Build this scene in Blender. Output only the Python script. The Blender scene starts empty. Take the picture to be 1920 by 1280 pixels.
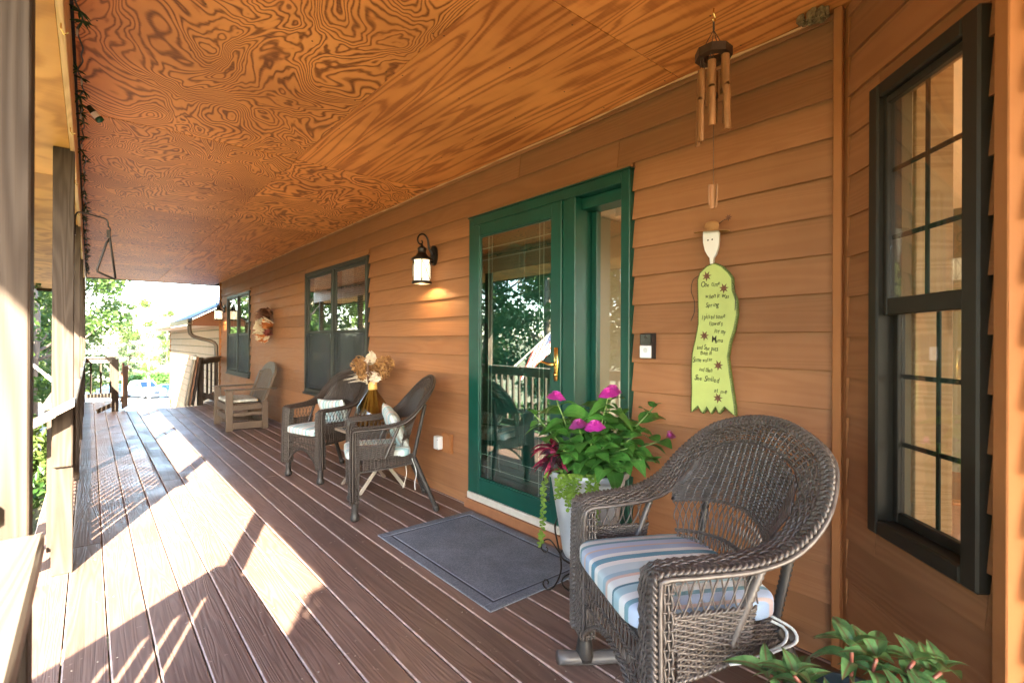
import bpy, math, random
import numpy as np
from mathutils import Vector, Matrix

random.seed(11)
rng = np.random.default_rng(11)
sc = bpy.context.scene
COL = sc.collection
R = math.radians
PI = math.pi

# ------------------------------------------------------------------ camera
cd = bpy.data.cameras.new("camera")
cam = bpy.data.objects.new("camera", cd)
COL.objects.link(cam)
yaw, pit, rol = R(39.93), R(0.043), R(0.268)
fw = Vector((math.sin(yaw) * math.cos(pit), math.cos(yaw) * math.cos(pit), math.sin(pit)))
ri = Vector((math.cos(yaw), -math.sin(yaw), 0))
up = ri.cross(fw)
r2 = ri * math.cos(rol) + up * math.sin(rol)
u2 = up * math.cos(rol) - ri * math.sin(rol)
cam.matrix_world = Matrix(((r2.x, u2.x, -fw.x, 0.0), (r2.y, u2.y, -fw.y, 0.0), (r2.z, u2.z, -fw.z, 1.27), (0, 0, 0, 1)))
cd.sensor_width = 36
cd.lens = 945.9 / 1920 * 36
cd.clip_start = 0.02
cd.clip_end = 2000
cd.dof.use_dof = True
cd.dof.focus_distance = 2.9
cd.dof.aperture_fstop = 4.5
sc.camera = cam

# ------------------------------------------------------------------ light
SUN_AZ, SUN_EL = R(22.0), R(25.5)
W = bpy.data.worlds.new("World")
sc.world = W
W.use_nodes = True
nt = W.node_tree
bg = nt.nodes["Background"]
sky = nt.nodes.new("ShaderNodeTexSky")
sky.sky_type = "NISHITA"
sky.sun_disc = False
sky.sun_elevation = SUN_EL
sky.sun_rotation = PI + SUN_AZ
sky.air_density = 1.0
sky.dust_density = 0.9
sky.ozone_density = 1.0
nt.links.new(sky.outputs[0], bg.inputs[0])
bg.inputs[1].default_value = 0.125
sl = bpy.data.lights.new("sun", "SUN")
sl.energy = 5.0
sl.angle = R(0.5)
sl.color = (1.0, 0.91, 0.72)
so = bpy.data.objects.new("sun", sl)
COL.objects.link(so)
sd = Vector((math.sin(SUN_AZ) * math.cos(SUN_EL), math.cos(SUN_AZ) * math.cos(SUN_EL), -math.sin(SUN_EL)))
so.rotation_mode = "QUATERNION"
so.rotation_quaternion = sd.to_track_quat("-Z", "Y")
so.location = (-6, -14, 9)
sc.view_settings.view_transform = "Standard"
sc.view_settings.look = "None"
sc.view_settings.exposure = 4.22
sc.view_settings.gamma = 1.0
sc.view_settings.use_curve_mapping = False
sc.render.engine = "CYCLES"
sc.cycles.use_denoising = True
try:
    sc.cycles.denoiser = "OPENIMAGEDENOISE"
except Exception:
    pass
sc.cycles.max_bounces = 8
sc.cycles.diffuse_bounces = 5
sc.cycles.glossy_bounces = 4
sc.cycles.transparent_max_bounces = 12
sc.cycles.transmission_bounces = 4
sc.cycles.sample_clamp_indirect = 6.0
sc.cycles.caustics_reflective = False
sc.cycles.caustics_refractive = False


# ------------------------------------------------------------------ helpers
class MB:
    """collects geometry and becomes one mesh"""

    def __init__(s):
        s.v = []
        s.f = []
        s.m = []
        s.n = 0

    def add(s, v, f, M=None, mi=0):
        v = np.asarray(v, float).reshape(-1, 3)
        if M is not None:
            A = np.array(M)
            v = v @ A[:3, :3].T + A[:3, 3]
        s.v.append(v)
        n = s.n
        s.f += [tuple(i + n for i in q) for q in f]
        s.m += [mi] * len(f)
        s.n += len(v)
        return s

    def quads(s, v, f):
        """v (n,3) array, f (k,4) int array"""
        v = np.asarray(v, float).reshape(-1, 3)
        s.v.append(v)
        s.f += list(map(tuple, (np.asarray(f) + s.n).tolist()))
        s.m += [0] * len(f)
        s.n += len(v)
        return s

    def box(s, lo, hi, b=0.0, M=None, mi=0):
        lo = np.array(lo, float)
        hi = np.array(hi, float)
        lo, hi = np.minimum(lo, hi), np.maximum(lo, hi)
        b = min(b, 0.45 * float((hi - lo).min()))
        if b <= 0:
            v = [[(lo, hi)[(c >> a) & 1][a] for a in range(3)] for c in range(8)]
            f = [(0, 2, 3, 1), (4, 5, 7, 6), (0, 1, 5, 4), (2, 6, 7, 3), (0, 4, 6, 2), (1, 3, 7, 5)]
            return s.add(v, f, M, mi)
        v = []
        for c in range(8):
            sg = [1 if (c >> a) & 1 else -1 for a in range(3)]
            for a in range(3):
                p = [hi[k] if sg[k] > 0 else lo[k] for k in range(3)]
                for k in range(3):
                    if k != a:
                        p[k] -= sg[k] * b
                v.append(p)
        v = np.array(v)
        fs = []
        for a in range(3):
            o = [k for k in range(3) if k != a]
            for side in (0, 1):
                cs = [side << a, side << a | 1 << o[0], side << a | 1 << o[0] | 1 << o[1], side << a | 1 << o[1]]
                fs.append([c * 3 + a for c in cs])
        for e in range(3):
            o = [k for k in range(3) if k != e]
            for s0 in (0, 1):
                for s1 in (0, 1):
                    c1 = s0 << o[0] | s1 << o[1]
                    c2 = c1 | 1 << e
                    fs.append([c1 * 3 + o[0], c2 * 3 + o[0], c2 * 3 + o[1], c1 * 3 + o[1]])
        for c in range(8):
            fs.append([c * 3, c * 3 + 1, c * 3 + 2])
        ctr = (lo + hi) / 2
        out = []
        for q in fs:
            p = v[q]
            nn = np.cross(p[1] - p[0], p[2] - p[0])
            out.append(tuple(q) if nn @ (p.mean(0) - ctr) > 0 else tuple(reversed(q)))
        return s.add(v, out, M, mi)

    def tube(s, P, r, k=8, closed=False, cap=True, squash=1.0, M=None, mi=0):
        P = np.asarray(P, float)
        m = len(P)
        r = np.broadcast_to(np.asarray(r, float), (m,))
        if closed:
            T = np.roll(P, -1, 0) - np.roll(P, 1, 0)
        else:
            T = np.gradient(P, axis=0)
        T /= np.linalg.norm(T, axis=1)[:, None] + 1e-12
        a = np.array([0, 0, 1.0]) if abs(T[0][2]) < 0.9 else np.array([1.0, 0, 0])
        N = []
        for t in T:
            a = a - t * (a @ t)
            a /= np.linalg.norm(a) + 1e-12
            N.append(a)
        N = np.array(N)
        B = np.cross(T, N)
        an = np.arange(k) * 2 * PI / k
        ring = np.cos(an)[None, :, None] * N[:, None] + squash * np.sin(an)[None, :, None] * B[:, None]
        v = (P[:, None] + ring * r[:, None, None]).reshape(-1, 3)
        f = []
        mm = m if closed else m - 1
        for i in range(mm):
            i2 = (i + 1) % m
            for j in range(k):
                j2 = (j + 1) % k
                f.append((i * k + j, i * k + j2, i2 * k + j2, i2 * k + j))
        if cap and not closed:
            f.append(tuple(reversed(range(k))))
            f.append(tuple(range((m - 1) * k, m * k)))
        return s.add(v, f, M, mi)

    def bar(s, a, b, w, h=None, bev=0.0, roll=None):
        """rectangular bar from a to b; w across (horizontal), h the other way"""
        a = Vector(a)
        b = Vector(b)
        h = h or w
        d = b - a
        L = d.length
        z = d.normalized()
        ref = Vector((0, 0, 1)) if abs(z.z) < 0.95 else Vector((0, 1, 0))
        if roll is not None:
            ref = Vector(roll)
        x = ref.cross(z).normalized()
        y = z.cross(x)
        Mx = Matrix(((x.x, y.x, z.x, a.x), (x.y, y.y, z.y, a.y), (x.z, y.z, z.z, a.z), (0, 0, 0, 1)))
        return s.box((-w / 2, -h / 2, 0), (w / 2, h / 2, L), bev, Mx)

    def lathe(s, prof, k=20, M=None, mi=0, ang=2 * PI):
        v = []
        for (r, z) in prof:
            for j in range(k):
                t = ang * j / k
                v.append((r * math.cos(t), r * math.sin(t), z))
        f = []
        for i in range(len(prof) - 1):
            for j in range(k):
                j2 = (j + 1) % k
                f.append((i * k + j, i * k + j2, (i + 1) * k + j2, (i + 1) * k + j))
        return s.add(v, f, M, mi)

    def prism(s, poly, axis, a, b, mi=0, M=None):
        """poly: list of 2d points in the two remaining axes (in order), extruded along axis from a to b"""
        n = len(poly)
        o = [k for k in range(3) if k != axis]
        v = []
        for t in (a, b):
            for p in poly:
                q = [0, 0, 0]
                q[axis] = t
                q[o[0]] = p[0]
                q[o[1]] = p[1]
                v.append(q)
        f = [tuple(range(n)), tuple(reversed(range(n, 2 * n)))]
        for i in range(n):
            j = (i + 1) % n
            f.append((i, i + n, j + n, j))
        return s.add(v, f, M, mi)

    def sweeps(s, P, N, r, k=4):
        """many strands at once: P, N (n, m, 3)"""
        P = np.asarray(P, float)
        n, m, _ = P.shape
        T = np.gradient(P, axis=1)
        T /= np.linalg.norm(T, axis=2, keepdims=True) + 1e-12
        N = N - T * (N * T).sum(2, keepdims=True)
        N /= np.linalg.norm(N, axis=2, keepdims=True) + 1e-12
        B = np.cross(T, N)
        an = np.arange(k) * 2 * PI / k + PI / 4
        v = P[:, :, None] + r * (np.cos(an)[:, None] * N[:, :, None] + np.sin(an)[:, None] * B[:, :, None])
        i = np.arange(n)[:, None, None] * m * k
        j = np.arange(m - 1)[None, :, None] * k
        c = np.arange(k)[None, None, :]
        c2 = (c + 1) % k
        f = np.stack(np.broadcast_arrays(i + j + c, i + j + c2, i + j + k + c2, i + j + k + c), -1).reshape(-1, 4)
        return s.quads(v, f)

    def mesh(s, name, mats, smooth=False):
        me = bpy.data.meshes.new(name)
        V = np.concatenate(s.v) if s.v else np.zeros((0, 3))
        me.from_pydata(V.tolist(), [], s.f)
        if not isinstance(mats, (list, tuple)):
            mats = [mats]
        for m_ in mats:
            me.materials.append(m_)
        if len(mats) > 1:
            me.polygons.foreach_set("material_index", s.m)
        if smooth:
            me.polygons.foreach_set("use_smooth", [True] * len(me.polygons))
        me.update()
        return me


def put(name, me, parent=None, M=None):
    o = bpy.data.objects.new(name, me)
    COL.objects.link(o)
    if parent is not None:
        o.parent = parent
    if M is not None:
        o.matrix_local = M
    return o


def obj(name, mb, mats, parent=None, smooth=False, M=None):
    return put(name, mb.mesh(name, mats, smooth), parent, M)


def tag(o, label=None, cat=None, group=None, kind=None):
    if label:
        o["label"] = label
    if cat:
        o["category"] = cat
    if group:
        o["group"] = group
    if kind:
        o["kind"] = kind
    return o


def thing(name, label, cat, loc=(0, 0, 0), rz=0.0, group=None, kind=None, scale=None):
    o = bpy.data.objects.new(name, None)
    COL.objects.link(o)
    o.empty_display_size = 0.1
    o.location = loc
    o.rotation_euler = (0, 0, rz)
    if scale:
        o.scale = scale
    return tag(o, label, cat, group, kind)


def copy_tree(o, parent=None):
    c = o.copy()
    COL.objects.link(c)
    if parent is not None:
        c.parent = parent
    for ch in list(o.children):
        copy_tree(ch, c)
    return c


def smoothpath(pts, n):
    """Catmull-Rom through pts, n samples evenly by arc length"""
    P = np.asarray(pts, float)
    Q = np.vstack([2 * P[0] - P[1], P, 2 * P[-1] - P[-2]])
    out = []
    for i in range(1, len(Q) - 2):
        for t in np.linspace(0, 1, 24, endpoint=False):
            a, b, c, d = Q[i - 1], Q[i], Q[i + 1], Q[i + 2]
            out.append(0.5 * (2 * b + (c - a) * t + (2 * a - 5 * b + 4 * c - d) * t * t + (3 * b - a - 3 * c + d) * t ** 3))
    out.append(P[-1])
    out = np.array(out)
    L = np.concatenate([[0], np.cumsum(np.linalg.norm(np.diff(out, axis=0), axis=1))])
    u = np.linspace(0, L[-1], n)
    return np.stack([np.interp(u, L, out[:, k]) for k in range(3)], 1)


def frame(p, z, x=None):
    """matrix with origin p, local z along z, local x near x"""
    z = Vector(z).normalized()
    x = Vector(x) if x is not None else (Vector((0, 0, 1)) if abs(z.z) < 0.9 else Vector((1, 0, 0)))
    y = z.cross(x).normalized()
    x = y.cross(z)
    return Matrix(((x.x, y.x, z.x, p[0]), (x.y, y.y, z.y, p[1]), (x.z, y.z, z.z, p[2]), (0, 0, 0, 1)))


# ------------------------------------------------------------------ materials
def nodes(name):
    m = bpy.data.materials.new(name)
    m.use_nodes = True
    n = m.node_tree
    return m, n, n.nodes["Principled BSDF"]


def N_(n, t, **kw):
    q = n.nodes.new(t)
    for k, v in kw.items():
        setattr(q, k, v)
    return q


def math_(n, op, a, b=None, c=None):
    q = N_(n, "ShaderNodeMath", operation=op)
    for i, v in enumerate((a, b, c)):
        if v is None:
            continue
        if hasattr(v, "links"):
            n.links.new(v, q.inputs[i])
        else:
            q.inputs[i].default_value = v
    return q.outputs[0]


def coords(n, scale=(1, 1, 1), rnd=0.0, rot=(0, 0, 0)):
    """object coordinates, stretched; rnd shifts them per object"""
    tc = N_(n, "ShaderNodeTexCoord")
    mp = N_(n, "ShaderNodeMapping")
    mp.inputs["Scale"].default_value = scale
    mp.inputs["Rotation"].default_value = rot
    n.links.new(tc.outputs["Object"], mp.inputs["Vector"])
    if rnd:
        oi = N_(n, "ShaderNodeObjectInfo")
        sc_ = N_(n, "ShaderNodeVectorMath", operation="SCALE")
        cb = N_(n, "ShaderNodeCombineXYZ")
        for i, k in enumerate((37.0, 71.0, 53.0)):
            n.links.new(math_(n, "MULTIPLY", oi.outputs["Random"], k * rnd), cb.inputs[i])
        ad = N_(n, "ShaderNodeVectorMath", operation="ADD")
        n.links.new(mp.outputs[0], ad.inputs[0])
        n.links.new(cb.outputs[0], ad.inputs[1])
        return ad.outputs[0]
    return mp.outputs[0]


def noise(n, vec, scale, detail=3.0, rough=0.55, dist=0.0):
    q = N_(n, "ShaderNodeTexNoise")
    n.links.new(vec, q.inputs["Vector"])
    q.inputs["Scale"].default_value = scale
    q.inputs["Detail"].default_value = detail
    q.inputs["Roughness"].default_value = rough
    q.inputs["Distortion"].default_value = dist
    return q.outputs["Fac"]


def ramp(n, fac, stops, interp="LINEAR"):
    q = N_(n, "ShaderNodeValToRGB")
    n.links.new(fac, q.inputs[0])
    cr = q.color_ramp
    cr.interpolation = interp
    while len(cr.elements) < len(stops):
        cr.elements.new(0.5)
    for e, (p, c) in zip(cr.elements, stops):
        e.position = p
        e.color = (c[0], c[1], c[2], 1)
    return q.outputs[0]


def mix(n, fac, a, b, blend="MIX"):
    q = N_(n, "ShaderNodeMixRGB", blend_type=blend)
    for i, v in enumerate((fac, a, b)):
        if hasattr(v, "links"):
            n.links.new(v, q.inputs[i])
        elif i == 0:
            q.inputs[0].default_value = v
        else:
            q.inputs[i].default_value = (v[0], v[1], v[2], 1)
    return q.outputs[0]


def bump(n, bs, h, strength=0.3, dist=0.003):
    b = N_(n, "ShaderNodeBump")
    b.inputs["Strength"].default_value = strength
    b.inputs["Distance"].default_value = dist
    n.links.new(h, b.inputs["Height"])
    n.links.new(b.outputs[0], bs.inputs["Normal"])


def mat(name, col, rough=0.6, metal=0.0, var=0.0, vs=4.0, stretch=(1, 1, 1), bmp=0.0, bs_=40.0, rnd=0.0, rv=0.0, spec=0.5, emit=0.0, ecol=None, trans=None):
    m, n, b = nodes(name)
    b.inputs["Base Color"].default_value = (*col, 1)
    b.inputs["Roughness"].default_value = rough
    b.inputs["Metallic"].default_value = metal
    b.inputs["Specular IOR Level"].default_value = spec
    c = None
    if var or bmp:
        vec = coords(n, stretch, rnd)
    if var:
        f = noise(n, vec, vs, 4.0, 0.6)
        lo = [x * (1 - var) for x in col]
        hi = [min(1, x * (1 + var)) for x in col]
        c = ramp(n, f, [(0.28, lo), (0.72, hi)])
    if rv:
        oi = N_(n, "ShaderNodeObjectInfo")
        fac = math_(n, "MULTIPLY_ADD", oi.outputs["Random"], 2 * rv, 1 - rv)
        hs = N_(n, "ShaderNodeHueSaturation")
        n.links.new(fac, hs.inputs["Value"])
        if c is not None:
            n.links.new(c, hs.inputs["Color"])
        else:
            hs.inputs["Color"].default_value = (*col, 1)
        c = hs.outputs[0]
    if c is not None:
        n.links.new(c, b.inputs["Base Color"])
    if bmp:
        bump(n, b, noise(n, vec, bs_, 3.0), bmp)
    if emit:
        b.inputs["Emission Color"].default_value = (*(ecol or col), 1)
        b.inputs["Emission Strength"].default_value = emit
    return m


def grainmat(name, light, dark, axis, rough=0.5, rv=0.08, grain=1.0, bmp=0.35, wear=None, spec=0.5, contrast=1.0):
    """painted or stained wood with flat-sawn grain running along axis"""
    m, n, b = nodes(name)
    st = [1.0, 1.0, 1.0]
    st[axis] = 0.055
    v = coords(n, st, 1.0)
    h = noise(n, v, 7.0 * grain, 2.0, 0.5, 0.6)
    rings = math_(n, "SINE", math_(n, "MULTIPLY", h, 95.0))
    rings = math_(n, "MULTIPLY_ADD", rings, 0.5, 0.5)
    st2 = [1.0, 1.0, 1.0]
    st2[axis] = 0.02
    fib = noise(n, coords(n, st2, 1.0), 190.0, 2.0, 0.6)
    big = noise(n, coords(n, (1, 1, 1), 1.0), 2.6, 4.0, 0.65)
    g = math_(n, "ADD", math_(n, "MULTIPLY", rings, 0.45 * contrast), math_(n, "MULTIPLY", big, 0.55))
    c = ramp(n, g, [(0.2, dark), (0.75, light)])
    oi = N_(n, "ShaderNodeObjectInfo")
    hs = N_(n, "ShaderNodeHueSaturation")
    n.links.new(math_(n, "MULTIPLY_ADD", oi.outputs["Random"], 2 * rv, 1 - rv), hs.inputs["Value"])
    n.links.new(c, hs.inputs["Color"])
    c = hs.outputs[0]
    if wear:
        spots = ramp(n, noise(n, coords(n, (1, 1, 1), 1.0), 34.0, 2.0, 0.5), [(0.715, (0, 0, 0)), (0.75, (1, 1, 1))])
        c = mix(n, math_(n, "MULTIPLY", spots, 0.55), c, wear)
    n.links.new(c, b.inputs["Base Color"])
    n.links.new(ramp(n, big, [(0.3, (rough - 0.09,) * 3), (0.7, (rough + 0.1,) * 3)]), b.inputs["Roughness"])
    b.inputs["Specular IOR Level"].default_value = spec
    bump(n, b, math_(n, "ADD", rings, math_(n, "MULTIPLY", fib, 0.9)), bmp, 0.0012)
    return m


def plymat(name, light, mid, dark, stretch, freq):
    """rotary-cut plywood: contour lines of a smooth height field"""
    m, n, b = nodes(name)
    v = coords(n, stretch, 1.0)
    h = noise(n, v, 2.5, 3.5, 0.38, 0.8)
    sp = N_(n, "ShaderNodeSeparateXYZ")
    n.links.new(v, sp.inputs[0])
    h = math_(n, "ADD", h, math_(n, "MULTIPLY", sp.outputs[1 if stretch[1] > 0.4 else 0], 0.42))
    oi0 = N_(n, "ShaderNodeObjectInfo")
    freq = math_(n, "MULTIPLY", math_(n, "MULTIPLY_ADD", math_(n, "FRACT", math_(n, "MULTIPLY", oi0.outputs["Random"], 7.31)), 0.75, 0.60), freq)
    s = math_(n, "SINE", math_(n, "MULTIPLY", h, freq))
    s = math_(n, "MULTIPLY_ADD", s, 0.5, 0.5)
    soft = noise(n, coords(n, (1, 1, 1), 1.0), 1.1, 4.0, 0.6)
    fine = noise(n, coords(n, (9, 90, 9) if stretch[1] < stretch[0] else (90, 9, 9), 1.0), 1.3, 3.0, 0.6)
    s2 = math_(n, "ADD", math_(n, "MULTIPLY", s, 0.68), math_(n, "MULTIPLY", fine, 0.32))
    c = ramp(n, s2, [(0.14, dark), (0.40, mid), (0.58, light), (0.9, [x * 1.06 for x in light])])
    c = mix(n, ramp(n, noise(n, coords(n, (1, 1, 1), 1.0), 2.3, 3.0, 0.6), [(0.3, (0.05,) * 3), (0.70, (0.36,) * 3)]), c, mid)
    c = mix(n, 0.55, c, ramp(n, soft, [(0.32, (0.50, 0.42, 0.36)), (0.62, (1, 1, 1))]), "MULTIPLY")
    oi = N_(n, "ShaderNodeObjectInfo")
    hs = N_(n, "ShaderNodeHueSaturation")
    n.links.new(math_(n, "MULTIPLY_ADD", oi.outputs["Random"], 0.24, 0.88), hs.inputs["Value"])
    n.links.new(c, hs.inputs["Color"])
    n.links.new(hs.outputs[0], b.inputs["Base Color"])
    b.inputs["Roughness"].default_value = 0.55
    b.inputs["Specular IOR Level"].default_value = 0.3
    bump(n, b, s2, 0.3, 0.0015)
    return m


def glassmat(name, tint, ior=1.75, rough=0.0, gloss=(1, 1, 1)):
    m, n, b = nodes(name)
    n.nodes.remove(b)
    out = n.nodes["Material Output"]
    tr = N_(n, "ShaderNodeBsdfTransparent")
    tr.inputs[0].default_value = (*tint, 1)
    gl = N_(n, "ShaderNodeBsdfGlossy")
    gl.inputs["Roughness"].default_value = rough
    gl.inputs[0].default_value = (*gloss, 1)
    # Schlick reflectance, the same from both faces of the sheet
    ge = N_(n, "ShaderNodeNewGeometry")
    dt = N_(n, "ShaderNodeVectorMath", operation="DOT_PRODUCT")
    n.links.new(ge.outputs["Normal"], dt.inputs[0])
    n.links.new(ge.outputs["Incoming"], dt.inputs[1])
    f0 = ((ior - 1) / (ior + 1)) ** 2
    om = math_(n, "SUBTRACT", 1.0, math_(n, "ABSOLUTE", dt.outputs["Value"]))
    fr = math_(n, "MULTIPLY_ADD", math_(n, "POWER", om, 5.0), 1 - f0, f0)
    mx = N_(n, "ShaderNodeMixShader")
    n.links.new(fr, mx.inputs[0])
    n.links.new(tr.outputs[0], mx.inputs[1])
    n.links.new(gl.outputs[0], mx.inputs[2])
    n.links.new(mx.outputs[0], out.inputs[0])
    return m


def leafmat(name, c1, c2, rough=0.45, trans=0.35, rv=0.2, vs=3.0, vein=None):
    """leaf: diffuse plus light passing through, colour varying over the plant"""
    m, n, b = nodes(name)
    out = n.nodes["Material Output"]
    f = noise(n, coords(n, (1, 1, 1), 0.3), vs, 3.0, 0.6)
    c = ramp(n, f, [(0.3, c1), (0.7, c2)])
    if vein:
        tc = N_(n, "ShaderNodeTexCoord")
        sx = N_(n, "ShaderNodeSeparateXYZ")
        n.links.new(tc.outputs["Object"], sx.inputs[0])
        ax = math_(n, "ABSOLUTE", sx.outputs[0])
        mid = ramp(n, math_(n, "MULTIPLY", ax, 60.0), [(0.03, (1, 1, 1)), (0.25, (0, 0, 0))])
        side = math_(n, "SINE", math_(n, "MULTIPLY", math_(n, "SUBTRACT", sx.outputs[1], math_(n, "MULTIPLY", ax, 0.9)), 520.0))
        side = ramp(n, side, [(0.86, (0, 0, 0)), (1.0, (0.45, 0.45, 0.45))])
        c = mix(n, math_(n, "MAXIMUM", mid, side), c, vein)
    oi = N_(n, "ShaderNodeObjectInfo")
    hs = N_(n, "ShaderNodeHueSaturation")
    n.links.new(math_(n, "MULTIPLY_ADD", oi.outputs["Random"], 2 * rv, 1 - rv), hs.inputs["Value"])
    n.links.new(c, hs.inputs["Color"])
    c = hs.outputs[0]
    n.links.new(c, b.inputs["Base Color"])
    b.inputs["Roughness"].default_value = rough
    b.inputs["Specular IOR Level"].default_value = 0.4
    tl = N_(n, "ShaderNodeBsdfTranslucent")
    n.links.new(c, tl.inputs[0])
    mx = N_(n, "ShaderNodeMixShader")
    mx.inputs[0].default_value = trans
    n.links.new(b.outputs[0], mx.inputs[1])
    n.links.new(tl.outputs[0], mx.inputs[2])
    n.links.new(mx.outputs[0], out.inputs[0])
    return m


def stripemat(name, cols, period, axis=0, phase=0.0, edge=None):
    """woven fabric with stripes across one axis (constant steps)"""
    m, n, b = nodes(name)
    tc = N_(n, "ShaderNodeTexCoord")
    sx = N_(n, "ShaderNodeSeparateXYZ")
    n.links.new(tc.outputs["Object"], sx.inputs[0])
    f = math_(n, "FRACT", math_(n, "ADD", math_(n, "DIVIDE", sx.outputs[axis], period), phase + 10.0))
    tot = sum(w for w, _ in cols)
    p = 0.0
    st = []
    for w_, c in cols:
        st.append((p / tot, c))
        p += w_
    c = ramp(n, f, st, "CONSTANT")
    v = coords(n)
    c = mix(n, 0.35, c, ramp(n, noise(n, v, 7.0, 3.0), [(0.3, (0.82, 0.84, 0.86)), (0.7, (1, 1, 1))]), "MULTIPLY")
    n.links.new(c, b.inputs["Base Color"])
    b.inputs["Roughness"].default_value = 0.9
    b.inputs["Specular IOR Level"].default_value = 0.15
    bump(n, b, math_(n, "ADD", noise(n, v, 420.0, 1.0), math_(n, "MULTIPLY", noise(n, v, 14.0, 2.0), 1.2)), 0.35, 0.003)
    return m


SIDING = grainmat("siding_paint", (0.375, 0.180, 0.086), (0.280, 0.127, 0.058), 1, 0.55, 0.13, 0.8, 0.30, contrast=0.35, spec=0.22)
SIDINGB = grainmat("bay_siding_paint", (0.360, 0.165, 0.074), (0.265, 0.115, 0.050), 0, 0.55, 0.12, 0.8, 0.50, contrast=0.4, spec=0.22)
TRIMO = mat("orange_trim_paint", (0.33, 0.138, 0.052), 0.6, var=0.08, vs=6, bmp=0.1, spec=0.15)
DECKM = grainmat("deck_paint", (0.180, 0.112, 0.088), (0.125, 0.074, 0.058), 1, 0.42, 0.22, 1.25, 0.65, wear=(0.40, 0.30, 0.26), spec=0.55)
EDGEM = mat("worn_skylit_board_edge", (0.42, 0.31, 0.27), 0.5, var=0.35, vs=25)  # pale colour paints in sky reflection on the rounded edges, besides wear
POSTM = grainmat("post_stain", (0.062, 0.047, 0.037), (0.036, 0.026, 0.020), 2, 0.65, 0.08, 1.1, 0.5, spec=0.12)
RAILM = grainmat("rail_stain", (0.072, 0.054, 0.042), (0.044, 0.032, 0.025), 1, 0.65, 0.08, 1.1, 0.45, spec=0.12)
PLYA = plymat("plywood_wild", (0.80, 0.35, 0.105), (0.64, 0.245, 0.065), (0.135, 0.040, 0.012), (1.0, 0.60, 1), 205.0)
PLYB = plymat("plywood_plain", (0.78, 0.335, 0.10), (0.68, 0.265, 0.074), (0.38, 0.125, 0.034), (1.9, 0.16, 1), 90.0)
PLYC = plymat("plywood_soffit", (0.66, 0.36, 0.115), (0.58, 0.30, 0.088), (0.42, 0.20, 0.055), (1.0, 0.55, 1), 40.0)
PINE = grainmat("bare_pine", (0.66, 0.44, 0.22), (0.52, 0.32, 0.14), 1, 0.55, 0.06, 1.0, 0.3)
GREEN = mat("green_door_paint", (0.005, 0.062, 0.045), 0.34, var=0.18, vs=5, spec=0.4, bmp=0.06)
GREEND = mat("inner_door_green", (0.012, 0.095, 0.085), 0.4)
BLACKM = mat("window_frame_dark", (0.024, 0.027, 0.023), 0.46, var=0.12, vs=9, spec=0.35)
OLIVEM = mat("window_frame_bronze", (0.021, 0.018, 0.013), 0.48, var=0.15, vs=7, spec=0.3)
PANE = glassmat("window_glass", (0.72, 0.76, 0.74), 3.4)
PANEB = glassmat("bay_glass", (0.92, 0.93, 0.92), 1.9)
DPANE = glassmat("storm_glass", (0.78, 0.88, 0.84), 2.5)
SCREEN = mat("insect_screen", (0.05, 0.062, 0.072), 0.55, spec=0.6)
IRON = mat("black_iron", (0.018, 0.014, 0.012), 0.4, metal=0.6)
BRASS = mat("brass", (0.75, 0.52, 0.16), 0.22, metal=1.0)
WHITE = mat("white_paint", (0.78, 0.76, 0.72), 0.5, var=0.05)
WICK = mat("wicker_brown", (0.034, 0.025, 0.021), 0.36, var=0.35, vs=30, spec=0.5, rv=0.05)
WICKR = mat("wicker_grey_brown", (0.090, 0.076, 0.070), 0.36, var=0.4, vs=30, spec=0.55)
WICKD = mat("wicker_dark_brown", (0.062, 0.045, 0.036), 0.36, var=0.35, vs=30, spec=0.6)
TAUPE = grainmat("glider_taupe", (0.135, 0.095, 0.066), (0.095, 0.066, 0.046), 2, 0.5, 0.05, 1.2, 0.2, contrast=0.4)
# ------------------------------------------------------------------ ground
def gz(x, y):
    x = np.asarray(x, float)
    y = np.asarray(y, float)
    z = -0.95 - 0.079 * np.clip(y - 14, 0, 54)
    z = z - 0.10 * np.clip(-x - 3.5, 0, 22) * (1 - np.clip((y - 30) / 30, 0, 1))
    z = z + 0.05 * np.sin(x * 1.3 + y * 0.6) * np.cos(y * 0.9 - x * 0.4)
    return z + 0.03 * np.clip(y - 105, 0, 400)


def sheet(xs, ys, dz=0.0):
    X, Y = np.meshgrid(xs, ys)
    Z = gz(X, Y) + dz
    nx, ny = len(xs), len(ys)
    i = np.arange(ny - 1)[:, None] * nx + np.arange(nx - 1)[None, :]
    f = np.stack([i, i + 1, i + nx + 1, i + nx], -1).reshape(-1, 4)
    return MB().quads(np.stack([X, Y, Z], -1).reshape(-1, 3), f)


def groundmat():
    m, n, b = nodes("ground_earth")
    v = coords(n)
    a = noise(n, v, 0.45, 5.0, 0.65)
    d = noise(n, v, 9.0, 4.0, 0.7)
    c = mix(n, ramp(n, a, [(0.42, (0, 0, 0)), (0.58, (1, 1, 1))]), ramp(n, d, [(0.3, (0.05, 0.085, 0.025)), (0.7, (0.10, 0.13, 0.045))]), ramp(n, d, [(0.3, (0.11, 0.08, 0.05)), (0.7, (0.26, 0.20, 0.14))]))
    n.links.new(c, b.inputs["Base Color"])
    b.inputs["Roughness"].default_value = 0.95
    bump(n, b, d, 0.6, 0.05)
    return m


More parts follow.
